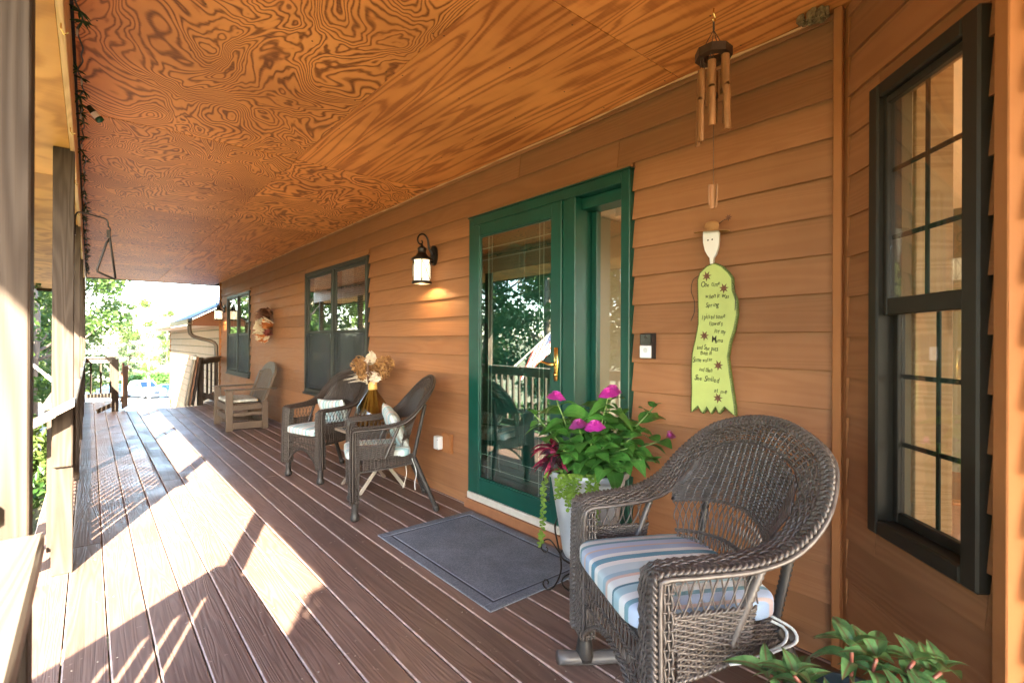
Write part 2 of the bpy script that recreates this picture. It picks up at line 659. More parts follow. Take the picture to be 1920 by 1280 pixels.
gx = np.concatenate([np.linspace(-700, -40, 12), np.linspace(-36, 36, 73), np.linspace(40, 700, 12)])
gy = np.concatenate([np.linspace(-700, -30, 10), np.linspace(-26, 120, 110), np.linspace(126, 900, 14)])
tag(obj("ground", sheet(gx, gy), groundmat(), smooth=True), kind="structure")
DRIVE = mat("pale_gravel", (0.50, 0.47, 0.43), 0.95, var=0.12, vs=3, bmp=0.3, bs_=60)
tag(obj("driveway", sheet(np.linspace(-3.0, 13, 34), np.linspace(12.6, 84, 90), 0.03), DRIVE, smooth=True), kind="structure")

# ------------------------------------------------------------------ deck
WX = 2.27          # outermost siding face
PITCH = 0.1463


def gapx(k):
    return -0.082 + PITCH * k


deck = tag(bpy.data.objects.new("porch_deck", None), kind="structure")
COL.objects.link(deck)
framing = MB()
for y in np.arange(-2.8, 13.2, 0.61):
    x1 = 2.28
    x0 = -0.235
    if y > 11.3:
        x1 = 0.44
    framing.box((x0, y, -0.245), (x1, y + 0.038, -0.043))
    if y > 11.6:
        framing.box((1.66 + (y - 11.5) * 0.4, y, -0.245), (2.28, y + 0.038, -0.043))
obj("joist", framing, mat("framing_wood", (0.16, 0.10, 0.06), 0.8), deck)["kind"] = "stuff"
rim = MB()
rim.box((-0.262, -3, -0.26), (-0.238, 13.5, -0.042))
rim.box((0.452, 11.37, -0.26), (1.60, 11.395, -0.042))
rim.box((-0.26, 13.502, -0.26), (0.44, 13.525, -0.042))
obj("rim_joist", rim, RAILM, deck)

jr = random.Random(3)


def board(x0, x1, y0, y1):
    """deck board with rounded-over edges; arrises coloured pale for sky reflection and wear"""
    dz = jr.uniform(-0.0012, 0.0012)
    a, h = 0.0055, 0.004
    prof = [(x0 + 0.002, -0.04), (x0, -0.036), (x0, dz - h), (x0 + a, dz), (x1 - a, dz), (x1, dz - h), (x1, -0.036), (x1 - 0.002, -0.04)]
    n = len(prof)
    m = MB()
    v = [(x, y, z) for y in (y0, y1) for x, z in prof]
    f, mi = [], []
    for i in range(n):
        j = (i + 1) % n
        f.append((i, i + n, j + n, j))
        mi.append(1 if i in (2, 4) else 0)
    f += [tuple(range(n)), tuple(reversed(range(n, 2 * n)))]
    mi += [0, 0]
    m.add(v, f)
    m.m = mi
    o = obj("deck_board", m, [DECKM, EDGEM], deck)
    return o


for k in range(-1, 17):
    x0 = gapx(k) + 0.003 if k > -1 else -0.272
    x1 = gapx(k + 1) - 0.003 if k < 16 else 2.284
    if k == -1:
        x1 = gapx(0) - 0.003
    cx = (x0 + x1) / 2
    yend = 13.53 if cx < 0.45 else (11.40 if cx < 1.60 else 11.45 + (cx - 1.60) * 2.3)
    cuts = [-3.0]
    y = -3.0 + 2.2 + (k * 1.71) % 2.4
    while y < yend - 1.2:
        cuts.append(y)
        y += jr.choice([3.66, 4.27, 4.88])
    cuts.append(yend)
    for a, b in zip(cuts[:-1], cuts[1:]):
        board(x0, x1, a + 0.0015, b - 0.0015)
scr = MB()
for k in range(-1, 17):
    for y in np.arange(-0.5, 11.2, 0.61):
        for dx in (0.03, 0.115):
            x = gapx(k) + dx + jr.uniform(-0.006, 0.006)
            if x > 2.2 or x < -0.25:
                continue
            scr.lathe([(0.0, 0.0016), (0.0030, 0.0014), (0.0036, -0.001)], 6, Matrix.Translation((x, y + 0.02 + jr.uniform(-0.008, 0.008), 0)))
obj("deck_screw", scr, mat("screw_steel", (0.35, 0.31, 0.28), 0.4, metal=0.7), deck)["kind"] = "stuff"

# ------------------------------------------------------------------ steps down at both openings
steps = thing("porch_steps", "wooden steps going down from the sunny far end of the deck", "steps", (1.02, 11.6, -0.9))
for i in range(4):
    z = -0.19 - 0.18 * i
    for j in range(2):
        obj("tread", MB().box((-0.57, -0.195 + 0.28 * i + 0.142 * j, 0.9 + z - 0.038), (0.57, -0.058 + 0.28 * i + 0.142 * j, 0.9 + z), 0.004), RAILM, steps)
for x in (-0.52, 0.48):
    obj("stringer", MB().prism([(-0.19, 0.66), (-0.19, 0.45), (0.75, 0.0), (1.0, 0.0), (0.95, 0.10)], 0, x, x + 0.04), RAILM, steps)
steps2 = thing("porch_steps", "wooden side steps off the deck edge between the two nearest porch posts", "steps", (-0.5, 2.4, -0.9))
for i in range(4):
    z = -0.19 - 0.18 * i
    for j in range(2):
        obj("tread", MB().box((0.225 - 0.28 * i - 0.142 * j - 0.137, -0.95, 0.9 + z - 0.038), (0.225 - 0.28 * i - 0.142 * j, 0.95, 0.9 + z), 0.004), RAILM, steps2)

# ------------------------------------------------------------------ house
HL = Vector((2.29, 5.0, 0))
house = thing("house", "orange-brown house wall of lap siding with green door, dark windows and angled bay", "house", HL)
H0 = Matrix.Translation(-HL)
LAP = 0.1555
Z0 = 0.0725 - LAP

OPEN = [(1.690, 3.215, -0.3, 2.222), (5.095, 7.135, 0.578, 2.192), (10.262, 12.242, 0.594, 2.205)]


def lapboard(y0, y1, z, top, parent, M_, m_, xo=WX):
    """bevel siding course: thick butt below, thin top tucked under the next course"""
    xb = xo + 0.022
    t = min(z + LAP + 0.022, top)
    ft = xo + 0.0235 * (t - z) / (LAP + 0.022)
    j = jr.uniform(-0.0012, 0.0012)
    # outline: lip, hollow behind the lip, back, top
    pr = [(xo + j, z + 0.002), (xo + j + 0.002, z), (xo + 0.005, z), (xo + 0.007, z + 0.020), (xb + 0.006, z + 0.020), (xb + 0.006, t), (ft + j, t)]
    n = len(pr)
    v = [(x, y, q) for y in (y0, y1) for x, q in pr]
    f = [(i, (i + 1) % n, n + (i + 1) % n, n + i) for i in range(n)] + [tuple(reversed(range(n))), tuple(range(n, 2 * n))]
    return obj("siding_board", MB().add(v, f), m_, parent, M=M_)


k = 0
z = Z0
while z < 2.59:
    spans = [(0.716, 13.05)]
    zt = z + LAP
    for (a, b, c, d) in OPEN:
        # courses cut to the height left under and over an opening
        if z < c - 0.012 < zt:
            lapboard(a + 0.006, b - 0.006, z, c + 0.004, house, H0, SIDING)
        if z < d < zt - 0.012:
            lapboard(a + 0.006, b - 0.006, d - 0.004, zt + 0.02, house, H0, SIDING)
    for (a, b, c, d) in OPEN:
        if zt > c + 0.01 and z < d - 0.01:
            ns = []
            for (p, q) in spans:
                if b <= p or a >= q:
                    ns.append((p, q))
                else:
                    if a - p > 0.02:
                        ns.append((p, a + 0.004))
                    if q - b > 0.02:
                        ns.append((b - 0.004, q))
            spans = ns
    for (p, q) in spans:
        cuts = [p]
        if q - p > 3.4:
            cuts.append(p + jr.uniform(0.9, 2.6))
            while q - cuts[-1] > 4.2:
                cuts.append(cuts[-1] + jr.choice([2.44, 3.66]))
        cuts.append(q)
        for a, b in zip(cuts[:-1], cuts[1:]):
            lapboard(a + 0.0012, b - 0.0012, max(z, -0.08), 2.588, house, H0, SIDING)
    z += LAP
    k += 1
# sheathing behind the boards, with the openings left free
sh = MB()
ys = sorted({0.70, 13.05, *[o[0] + 0.02 for o in OPEN], *[o[1] - 0.02 for o in OPEN]})
for a, b in zip(ys[:-1], ys[1:]):
    mid = (a + b) / 2
    op = [o for o in OPEN if o[0] < mid < o[1]]
    if op:
        if op[0][2] > 0:
            sh.box((2.2995, a, -0.3), (2.39, b, op[0][2] + 0.02))
        sh.box((2.2995, a, op[0][3] - 0.02), (2.39, b, 2.75))
    else:
        sh.box((2.2995, a, -0.3), (2.39, b, 2.75))
obj("wall_sheathing", sh, mat("inner_wall_paint", (0.55, 0.48, 0.36), 0.8), house, M=H0)
obj("corner_trim", MB().box((2.243, 0.684, -0.02), (2.285, 0.7155, 2.588), 0.003), TRIMO, house, M=H0)
obj("corner_trim", MB().box((2.252, 13.02, -0.3), (2.30, 13.08, 2.62), 0.003), TRIMO, house, M=H0)
bead = [(2.262 + 0.004 * math.sin(y * 3.1), y, 2.583 + 0.003 * math.sin(y * 5.3)) for y in np.arange(0.75, 13.0, 0.12)]
obj("caulk_bead", MB().tube(bead, [0.0055 + 0.003 * math.sin(i * 2.7) for i in range(len(bead))], 5), mat("caulk", (0.62, 0.36, 0.18), 0.6), house, M=H0)
# plain room behind: floor, inner walls, ceiling and unseen wall openings added to let daylight in
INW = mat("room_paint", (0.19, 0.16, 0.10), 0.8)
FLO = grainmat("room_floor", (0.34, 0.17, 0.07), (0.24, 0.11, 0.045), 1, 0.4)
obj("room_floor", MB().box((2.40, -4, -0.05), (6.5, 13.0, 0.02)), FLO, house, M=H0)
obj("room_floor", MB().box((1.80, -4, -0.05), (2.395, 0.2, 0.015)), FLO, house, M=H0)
rm = MB()
for a, b in ((-4, -2.6), (-1.2, 1.9), (3.2, 5.0), (7.2, 9.4), (11.8, 13.0)):
    rm.box((6.5, a, 0), (6.6, b, 2.6))
for a, b in ((-2.6, -1.2), (1.9, 3.2), (5.0, 7.2), (9.4, 11.8)):
    rm.box((6.502, a, 0), (6.598, b, 0.45))
    rm.box((6.502, a, 2.35), (6.598, b, 2.6))
rm.box((2.4, 13.0, -0.3), (6.6, 13.1, 2.75))
rm.box((1.9, -4.1, -0.3), (6.6, -4.0, 0.25))
rm.box((1.9, -4.1, 2.35), (6.6, -4.0, 2.75))
rm.box((1.9, -4.098, 0.25), (2.3, -4.002, 2.35))
rm.box((5.9, -4.098, 0.25), (6.6, -4.002, 2.35))
rm.box((3.3, 3.45, 0.02), (6.5, 3.55, 2.58))
rm.box((3.6, 8.6, 0.02), (6.5, 8.7, 2.58))
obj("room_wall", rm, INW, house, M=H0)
obj("room_ceiling", MB().box((1.80, -4, 2.595), (6.6, 13.0, 2.68)), mat("ceiling_paint", (0.72, 0.68, 0.60), 0.8), house, M=H0)


def double_window(y0, y1, z0, z1, xf, screen=True):
    """twin double-hung unit"""
    ym = (y0 + y1) / 2
    fr = MB()
    w = 0.05
    fr.box((xf - 0.012, y0, z0), (xf + 0.10, y0 + w, z1), 0.004)
    fr.box((xf - 0.012, y1 - w, z0), (xf + 0.10, y1, z1), 0.004)
    fr.box((xf - 0.011, y0 + w, z1 - w), (xf + 0.10, y1 - w, z1), 0.004)
    fr.box((xf - 0.011, y0 + w, z0), (xf + 0.10, y1 - w, z0 + w), 0.004)
    fr.box((xf - 0.008, ym - 0.04, z0 + w), (xf + 0.10, ym + 0.04, z1 - w), 0.004)
    win = obj("window", fr, BLACKM, house, M=H0)
    obj("sill", MB().box((xf - 0.030, y0 - 0.012, z0 - 0.030), (xf + 0.02, y1 + 0.012, z0 - 0.002), 0.004), BLACKM, win)
    zm = z0 + (z1 - z0) * 0.50
    for a, b in ((y0 + w, ym - 0.04), (ym + 0.04, y1 - w)):
        for lo, hi, x in ((z0 + w, zm + 0.02, xf + 0.035), (zm - 0.02, z1 - w, xf + 0.008)):
            s = MB()
            t = 0.035
            s.box((x, a + 0.002, lo), (x + 0.028, a + t, hi), 0.003)
            s.box((x, b - t, lo), (x + 0.028, b - 0.002, hi), 0.003)
            s.box((x + 0.001, a + t, lo), (x + 0.027, b - t, lo + t), 0.003)
            s.box((x + 0.001, a + t, hi - t), (x + 0.027, b - t, hi), 0.003)
            obj("sash", s, BLACKM, win)
            obj("pane", MB().box((x + 0.011, a + t, lo + t), (x + 0.015, b - t, hi - t)), PANE, win)
        # half screen outside the lower sash
        sc_ = MB()
        sc_.box((xf + 0.004, a + 0.004, z0 + w + 0.004), (xf + 0.006, b - 0.004, zm - 0.022))
        obj("insect_screen", sc_, SCREENM, win)
    bl = MB()
    for a, b in ((y0 + w, ym - 0.04), (ym + 0.04, y1 - w)):
        for q in (0.28, 0.66):
            y = a + (b - a) * q
            bl.tube([(xf + 0.16, y, z1 - 0.05), (xf + 0.16, y, z0 + 0.1)], 0.004, 4)
        for i in range(26):
            zz = z1 - 0.06 - 0.026 * i
            bl.box((xf + 0.145, a + 0.01, zz), (xf + 0.175, b - 0.01, zz + 0.0035))
    obj("blind", bl, mat("blind_slat", (0.42, 0.38, 0.30), 0.6), win)
    return win


def screenmat():
    """fine mesh: mostly see-through threads"""
    m, n, b = nodes("screen_mesh")
    out = n.nodes["Material Output"]
    b.inputs["Base Color"].default_value = (0.022, 0.028, 0.036, 1)
    b.inputs["Roughness"].default_value = 0.5
    tr = N_(n, "ShaderNodeBsdfTransparent")
    mx = N_(n, "ShaderNodeMixShader")
    mx.inputs[0].default_value = 0.52
    n.links.new(tr.outputs[0], mx.inputs[1])
    n.links.new(b.outputs[0], mx.inputs[2])
    n.links.new(mx.outputs[0], out.inputs[0])
    return m


SCREENM = screenmat()
double_window(5.10, 7.13, 0.585, 2.188, WX - 0.004)
double_window(10.266, 12.238, 0.60, 2.20, WX - 0.004)

# ------------------------------------------------------------------ entry door with sidelight
XD = WX - 0.022
fr = MB()
fr.box((XD, 3.155, 0.07), (2.42, 3.21, 2.216), 0.004)           # hinge-side casing
fr.box((XD, 1.695, 0.07), (2.42, 1.755, 2.216), 0.004)          # sidelight-side casing
fr.box((XD, 1.755, 2.150), (2.42, 3.155, 2.216), 0.004)         # head
fr.box((XD + 0.004, 2.100, 0.07), (2.42, 2.205, 2.150), 0.004)  # mullion
fr.box((XD - 0.008, 1.690, 2.2165), (2.30, 3.215, 2.226), 0.002)  # drip cap
fr.box((XD + 0.03, 1.755, 0.07), (2.44, 2.100, 0.20), 0.004)    # sidelight bottom rail
fr.box((XD + 0.06, 1.755, 2.08), (2.44, 2.100, 2.149), 0.004)
fr.box((2.40, 1.756, 0.2), (2.44, 1.80, 2.08), 0.004)
fr.box((2.40, 2.055, 0.2), (2.44, 2.099, 2.08), 0.004)
entry = obj("entry_door", fr, GREEN, house, M=H0)
st = MB()
xs0, xs1 = XD - 0.006, XD + 0.03
st.box((xs0, 3.068, 0.125), (xs1, 3.153, 2.148), 0.003)
st.box((xs0, 2.207, 0.125), (xs1, 2.294, 2.148), 0.003)
st.box((xs0 + 0.001, 2.294, 2.062), (xs1, 3.068, 2.147), 0.003)
st.box((xs0 + 0.001, 2.294, 0.126), (xs1, 3.068, 0.245), 0.003)
for a, b, c, d in ((2.294, 2.306, 0.245, 2.062), (3.056, 3.068, 0.245, 2.062)):
    st.box((xs0 + 0.006, a, c), (xs0 + 0.018, b, d), 0.002)
st.box((xs0 + 0.006, 2.306, 2.05), (xs0 + 0.018, 3.056, 2.062), 0.002)
st.box((xs0 + 0.006, 2.306, 0.245), (xs0 + 0.018, 3.056, 0.257), 0.002)
obj("storm_door", st, GREEN, entry)
obj("door_glass", MB().box((xs0 + 0.014, 2.296, 0.247), (xs0 + 0.018, 3.066, 2.060)), DPANE, entry)
bd = MB()
for y in (2.385, 2.425, 2.935, 2.975):
    bd.box((xs0 + 0.0205, y - 0.0022, 0.26), (xs0 + 0.0225, y + 0.0022, 2.048))
for zz in (0.34, 0.43, 1.88, 1.965):
    bd.box((xs0 + 0.023, 2.307, zz - 0.0022), (xs0 + 0.025, 3.055, zz + 0.0022))
obj("glass_border", bd, mat("etched_line", (0.45, 0.55, 0.50), 0.3), entry)
inn = MB()
inn.box((2.40, 2.21, 0.10), (2.44, 3.15, 2.148), 0.003)
for y0, y1 in ((2.30, 2.64), (2.72, 3.06)):
    for z0, z1 in ((0.30, 0.90), (1.02, 1.62), (1.72, 2.0)):
        inn.box((2.390, y0, z0), (2.402, y1, z1), 0.010)
        inn.box((2.384, y0 + 0.05, z0 + 0.05), (2.392, y1 - 0.05, z1 - 0.05), 0.006)
obj("panel_door", inn, GREEND, entry)
obj("sidelight_pane", MB().box((2.418, 1.80, 0.2), (2.422, 2.055, 2.08)), PANEB, entry)
obj("threshold", MB().box((XD - 0.012, 2.207, 0.0722), (2.40, 3.205, 0.1225), 0.003), mat("threshold_pale", (0.55, 0.50, 0.44), 0.5, var=0.12, vs=14), entry)
obj("kick_board", MB().box((XD - 0.026, 1.66, -0.02), (2.29, 3.225, 0.0705), 0.003), mat("kick_board_paint", (0.30, 0.125, 0.058), 0.5, var=0.15, vs=8, bmp=0.2), entry)
hp = MB()
hp.box((xs0 - 0.008, 2.226, 1.026), (xs0, 2.262, 1.236), 0.006)
hp.tube([(xs0, 2.244, 1.13), (xs0 - 0.05, 2.244, 1.13)], 0.011, 10)
hp.tube(smoothpath([(xs0 - 0.045, 2.244, 1.13), (xs0 - 0.05, 2.27, 1.132), (xs0 - 0.05, 2.31, 1.142), (xs0 - 0.048, 2.345, 1.140), (xs0 - 0.045, 2.375, 1.118)], 16), np.linspace(0.010, 0.0055, 16), 8)
hp.lathe([(0.013, 0), (0.013, 0.008), (0, 0.012)], 12, frame((xs0 - 0.008, 2.244, 1.066), (-1, 0, 0)))
obj("lever_handle", hp, BRASS, entry, smooth=True)

# ------------------------------------------------------------------ 45 degree bay wall
# local x runs from the inside corner out along the wall, local -y points out onto the porch
BM = Matrix.Translation(-HL) @ Matrix(((-0.70711, 0.70711, 0, 2.27), (-0.70711, -0.70711, 0, 0.683), (0, 0, 1, 0), (0, 0, 0, 1)))
# columns: along = (-.707,-.707), inward = (.707,-.707)
bz = Z0 - 0.022
SB = (0.192, 0.664, 0.612, 2.166)
z = bz
while z < 2.59:
    for a, b in (((0.018, 0.700),) if (z + LAP < SB[2] + 0.01 or z > SB[3] - 0.01) else ((0.018, SB[0] + 0.003), (SB[1] - 0.003, 0.700))):
        t = min(z + LAP + 0.022, 2.588)
        ft = 0.0155 * (t - z) / (LAP + 0.022)
        v = [(x, 0.0, z) for x in (a, b)] + [(x, 0.022, z + 0.001) for x in (a, b)] + [(x, ft, t) for x in (a, b)] + [(x, 0.022, t) for x in (a, b)]
        obj("siding_board", MB().add(v, [(0, 2, 3, 1), (0, 1, 5, 4), (4, 5, 7, 6), (2, 6, 7, 3), (0, 4, 6, 2), (1, 3, 7, 5)]), SIDINGB, house, M=BM)
    for p, q in ((z, SB[2] + 0.004),) if z < SB[2] - 0.012 < z + LAP else ((SB[3] - 0.004, z + LAP + 0.02),) if z < SB[3] < z + LAP - 0.012 else ():
        a, b = SB[0] + 0.006, SB[1] - 0.006
        o0, o1 = 0.0155 * (p - z) / (LAP + 0.022), 0.0155 * (q - z) / (LAP + 0.022)
        v = [(x, o0, p) for x in (a, b)] + [(x, 0.022, p) for x in (a, b)] + [(x, o1, q) for x in (a, b)] + [(x, 0.022, q) for x in (a, b)]
        obj("siding_board", MB().add(v, [(0, 2, 3, 1), (0, 1, 5, 4), (4, 5, 7, 6), (2, 6, 7, 3), (0, 4, 6, 2), (1, 3, 7, 5)]), SIDINGB, house, M=BM)
    z += LAP
bs = MB()
bs.box((0.0, 0.0235, -0.3), (SB[0] + 0.02, 0.11, 2.59))
bs.box((SB[1] - 0.02, 0.0235, -0.3), (0.73, 0.11, 2.59))
bs.box((SB[0] + 0.02, 0.0235, -0.3), (SB[1] - 0.02, 0.11, SB[2] + 0.02))
bs.box((SB[0] + 0.02, 0.0235, SB[3] - 0.02), (SB[1] - 0.02, 0.11, 2.59))
obj("wall_sheathing", bs, INW, house, M=BM)
obj("corner_trim", MB().box((0.702, -0.018, -0.02), (0.745, 0.10, 2.588), 0.003), TRIMO, house, M=BM)
obj("corner_trim", MB().box((-0.006, 0.003, -0.02), (0.0165, 0.022, 2.588), 0.001), TRIMO, house, M=BM)
# outer face of the bay, running back past the camera
z = Z0 - 0.05
BX = 1.735
while z < 2.59:
    lapboard(-1.6, 0.125, max(z, -0.05), 2.588, house, H0, SIDING, BX)
    z += LAP
obj("wall_sheathing", MB().box((BX + 0.024, -1.6, -0.3), (BX + 0.10, 0.10, 2.7)), INW, house, M=H0)
s0, s1, z0, z1 = SB
f_ = MB()
w = 0.052
f_.box((s0, -0.024, z0), (s0 + w, 0.06, z1), 0.006)
f_.box((s1 - w - 0.008, -0.024, z0), (s1, 0.06, z1), 0.006)
f_.box((s0 + w, -0.0235, z1 - w), (s1 - w - 0.008, 0.06, z1), 0.006)
f_.box((s0 + w, -0.0235, z0), (s1 - w - 0.008, 0.06, z0 + w), 0.006)
bw = obj("window", f_, OLIVEM, house, M=BM)
zm = 1.395
a0, a1 = s0 + w, s1 - w - 0.008
for lo, hi, yy, t in ((zm - 0.028, z1 - w, -0.004, 0.020), (z0 + w, zm + 0.02, 0.030, 0.024)):
    s = MB()
    s.box((a0, yy, lo), (a0 + t, yy + 0.026, hi), 0.003)
    s.box((a1 - t, yy, lo), (a1, yy + 0.026, hi), 0.003)
    s.box((a0 + t, yy + 0.001, lo), (a1 - t, yy + 0.025, lo + (0.056 if lo > 1 else 0.034)), 0.003)
    s.box((a0 + t, yy + 0.001, hi - 0.026), (a1 - t, yy + 0.025, hi), 0.003)
    obj("sash", s, OLIVEM, bw)
    obj("pane", MB().box((a0 + t, yy + 0.011, lo + 0.03), (a1 - t, yy + 0.014, hi - 0.02)), PANEB, bw)
    mu = MB()
    xm = (a0 + a1) / 2
    lo2, hi2 = lo + 0.034, hi - 0.026
    mu.box((xm - 0.008, yy + 0.017, lo2), (xm + 0.008, yy + 0.024, hi2), 0.002)
    for q in (1 / 3, 2 / 3):
        zz = lo2 + (hi2 - lo2) * q
        mu.box((a0 + t, yy + 0.0165, zz - 0.008), (xm - 0.0085, yy + 0.0235, zz + 0.008), 0.002)
        mu.box((xm + 0.0085, yy + 0.0165, zz - 0.008), (a1 - t, yy + 0.0235, zz + 0.008), 0.002)
    obj("muntin", mu, OLIVEM, bw)
# inside the bay: wood jamb, shelf, wall telephone
obj("inner_jamb", MB().box((s0 + 0.01, 0.115, 0.4), (s0 + 0.03, 0.24, 2.3), 0.004), PINE, bw)
pj = MB()
pj.box((0.30, 0.55, 0.02), (0.52, 0.60, 2.35), 0.004)
pj.box((0.515, 0.53, 0.02), (0.535, 0.62, 2.35), 0.003)
obj("wood_post", pj, mat("oak_panel", (0.66, 0.34, 0.11), 0.4, var=0.15, vs=3, stretch=(6, 6, 0.6)), bw)
shf = MB()
shf.box((0.20, 1.20, 1.93), (0.95, 1.42, 1.955), 0.003)
for i in range(7):
    shf.lathe([(0.0, 0.0), (0.024, 0.0), (0.028, 0.02), (0.014, 0.045), (0, 0.05)], 8, Matrix.Translation((0.26 + 0.09 * i, 1.30, 1.9555)) @ Matrix.Scale(1.5, 4))
obj("shelf", shf, mat("dark_walnut", (0.09, 0.045, 0.02), 0.4), bw)
ph = MB()
ph.box((0.25, 0.29, 1.48), (0.31, 0.33, 1.66), 0.01)
ph.tube(smoothpath([(0.28, 0.30, 1.50), (0.30, 0.28, 1.38), (0.27, 0.28, 1.30), (0.29, 0.30, 1.40)], 14), 0.006, 6)
obj("wall_telephone", ph, WHITE, bw)

# things standing in the room, seen through the panes
ch_ = thing("wooden_chair", "polished wooden chair inside the house, seen low through the bay window", "chair", (3.53, 0.60, 0.021), R(205))
OAKC = mat("chair_oak", (0.22, 0.10, 0.035), 0.3, var=0.2, vs=8)
obj("seat", MB().box((-0.21, -0.20, 0.435), (0.21, 0.20, 0.465), 0.012), OAKC, ch_)
for sx in (-1, 1):
    for sy in (-1, 1):
        obj("leg", MB().tube([(sx * 0.19, sy * 0.18, 0.0), (sx * 0.175, sy * 0.165, 0.22), (sx * 0.16, sy * 0.15, 0.436)], [0.014, 0.020, 0.016], 10), OAKC, ch_, True)
    obj("back_stile", MB().tube([(sx * 0.18, -0.18, 0.46), (sx * 0.19, -0.24, 0.92)], 0.013, 8), OAKC, ch_, True)
obj("stretcher", MB().tube([(-0.18, 0.17, 0.20), (0.18, 0.17, 0.20)], 0.010, 8), OAKC, ch_, True)
for i in range(5):
    obj("spindle", MB().tube([(-0.12 + 0.06 * i, -0.185, 0.46), (-0.13 + 0.065 * i, -0.238, 0.90)], 0.007, 6), OAKC, ch_, True)
obj("crest_rail", MB().box((-0.22, -0.255, 0.88), (0.22, -0.232, 0.96), 0.006), OAKC, ch_)
pn = thing("pendant_lamp", "small white glass pendant lamp hanging inside, seen through the sidelight", "lamp", (3.23, 2.50, 2.594))
obj("chain", MB().tube([(0, 0, 0), (0, 0, -0.22)], 0.004, 6), mat("pendant_brass", (0.5, 0.35, 0.12), 0.3, metal=1.0), pn)
obj("shade", MB().lathe([(0.012, -0.20), (0.03, -0.215), (0.05, -0.27), (0.062, -0.33), (0.058, -0.335), (0.045, -0.27), (0.02, -0.22)], 20), mat("opal_glass", (0.85, 0.84, 0.80), 0.3), pn, True)
# ------------------------------------------------------------------ porch roof
CZ, SZ = 2.59, 2.31
XB = -0.066        # inner face of the beam, where the soffit steps up to the ceiling
roof = thing("porch_roof", "porch roof with a swirly grained orange plywood ceiling and paler outer soffit", "roof", (0.7, 5.0, 2.31))
RF = Matrix.Translation((-0.7, -5.0, -2.31))
yb = [-4.6 + 0.0, -3.48, -1.04, 1.40, 3.84, 6.28, 8.72, 11.16, 13.90]
for i, (a, b) in enumerate(zip(yb[:-1], yb[1:])):
    for x0, x1, m_ in ((XB + 0.012, 1.152, PLYA), (1.155, 2.284, PLYB if i % 3 != 1 else PLYA)):
        # the bay fills the corner: keep panels over the porch only
        zz = CZ + jr.uniform(0, 0.0025)
        obj("plywood_panel", MB().box((x0, a + 0.0015, zz), (x1, b - 0.0015, zz + 0.012), 0.0008), m_, roof, M=RF)
yb2 = [-4.6, -3.0, -0.56, 1.88, 4.32, 6.76, 9.20, 11.64, 13.90]
for a, b in zip(yb2[:-1], yb2[1:]):
    zz = SZ + jr.uniform(0, 0.002)
    obj("soffit_panel", MB().box((-0.826, a + 0.0015, zz), (XB - 0.022, b - 0.0015, zz + 0.012), 0.0008), PLYC, roof, M=RF)
for a, b in zip(yb2[:-1], yb2[1:]):
    obj("beam_board", MB().box((XB - 0.02, a + 0.001, SZ - 0.012 + jr.uniform(-0.003, 0.003)), (XB, b - 0.001, CZ + 0.012), 0.002), PINE, roof, M=RF)
obj("fascia", MB().box((-0.855, -4.62, 2.288), (-0.828, 13.93, 2.46), 0.003), POSTM, roof, M=RF)
obj("fascia", MB().box((-0.826, 13.904, 2.25), (XB - 0.022, 13.93, 2.62), 0.003), POSTM, roof, M=RF)
obj("fascia", MB().box((XB, 13.904, 2.575), (2.95, 13.93, 2.80), 0.003), mat("dark_fascia", (0.05, 0.04, 0.035), 0.5), roof, M=RF)
cov = MB()
cov.add([(-0.93, -4.7, 2.47), (-0.93, 13.98, 2.47), (3.2, 13.98, 3.62), (3.2, -4.7, 3.62), (-0.93, -4.7, 2.50), (-0.93, 13.98, 2.50), (3.2, 13.98, 3.65), (3.2, -4.7, 3.65)],
        [(0, 1, 2, 3), (7, 6, 5, 4), (0, 4, 5, 1), (1, 5, 6, 2), (2, 6, 7, 3), (3, 7, 4, 0)])
cov.add([(3.2, -4.7, 3.62), (3.2, 13.98, 3.62), (6.9, 13.98, 2.6), (6.9, -4.7, 2.6), (3.2, -4.7, 3.65), (3.2, 13.98, 3.65), (6.9, 13.98, 2.63), (6.9, -4.7, 2.63)],
        [(0, 1, 2, 3), (7, 6, 5, 4), (0, 4, 5, 1), (1, 5, 6, 2), (2, 6, 7, 3), (3, 7, 4, 0)])
SHING = mat("roof_shingles", (0.10, 0.115, 0.135), 0.85, var=0.3, vs=9, bmp=0.4)
obj("roof_cover", cov, SHING, roof, M=RF)
nl = MB()
for y in np.arange(-1.0, 13.6, 0.41):
    for x in (0.0, 0.36, 0.75, 1.13, 1.175, 1.55, 1.92, 2.22):
        nl.lathe([(0.0, -0.0012), (0.003, -0.001), (0.0042, 0.0006)], 6, Matrix.Translation((x + jr.uniform(-.02, .02), y + jr.uniform(-.02, .02), CZ)))
obj("nail_head", nl, mat("rusty_nail", (0.10, 0.045, 0.02), 0.6), roof, M=RF)["kind"] = "stuff"
hk = MB()
for y in np.arange(2.2, 13.4, 1.05):
    hk.tube([(XB - 0.01, y, SZ - 0.012), (XB - 0.01, y, SZ - 0.03), (XB - 0.002, y + 0.01, SZ - 0.042), (XB + 0.008, y + 0.008, SZ - 0.034)], 0.0022, 5)
obj("cup_hook", hk, BRASS, roof, M=RF)["kind"] = "stuff"

# ------------------------------------------------------------------ posts
PX = (-0.156, -0.067)


def post(y, label, extra=False, x=PX, top=SZ, z0=0.0):
    t = thing("porch_post", label, "post", ((x[0] + x[1]) / 2, y + 0.0445, z0), 0, "square posts holding up the porch roof")
    obj("shaft", MB().box((-0.0445, -0.0445, 0), (0.0445, 0.0445, top - z0 - 0.001), 0.003), POSTM, t)
    if extra:
        obj("rail_block", MB().box((-0.040, -0.075, 0.585), (0.0435, -0.0455, 0.905), 0.006), POSTM, t)
        obj("rail_block", MB().box((0.0455, -0.03, 0.585), (0.056, 0.0435, 0.905), 0.004), POSTM, t)
    return t


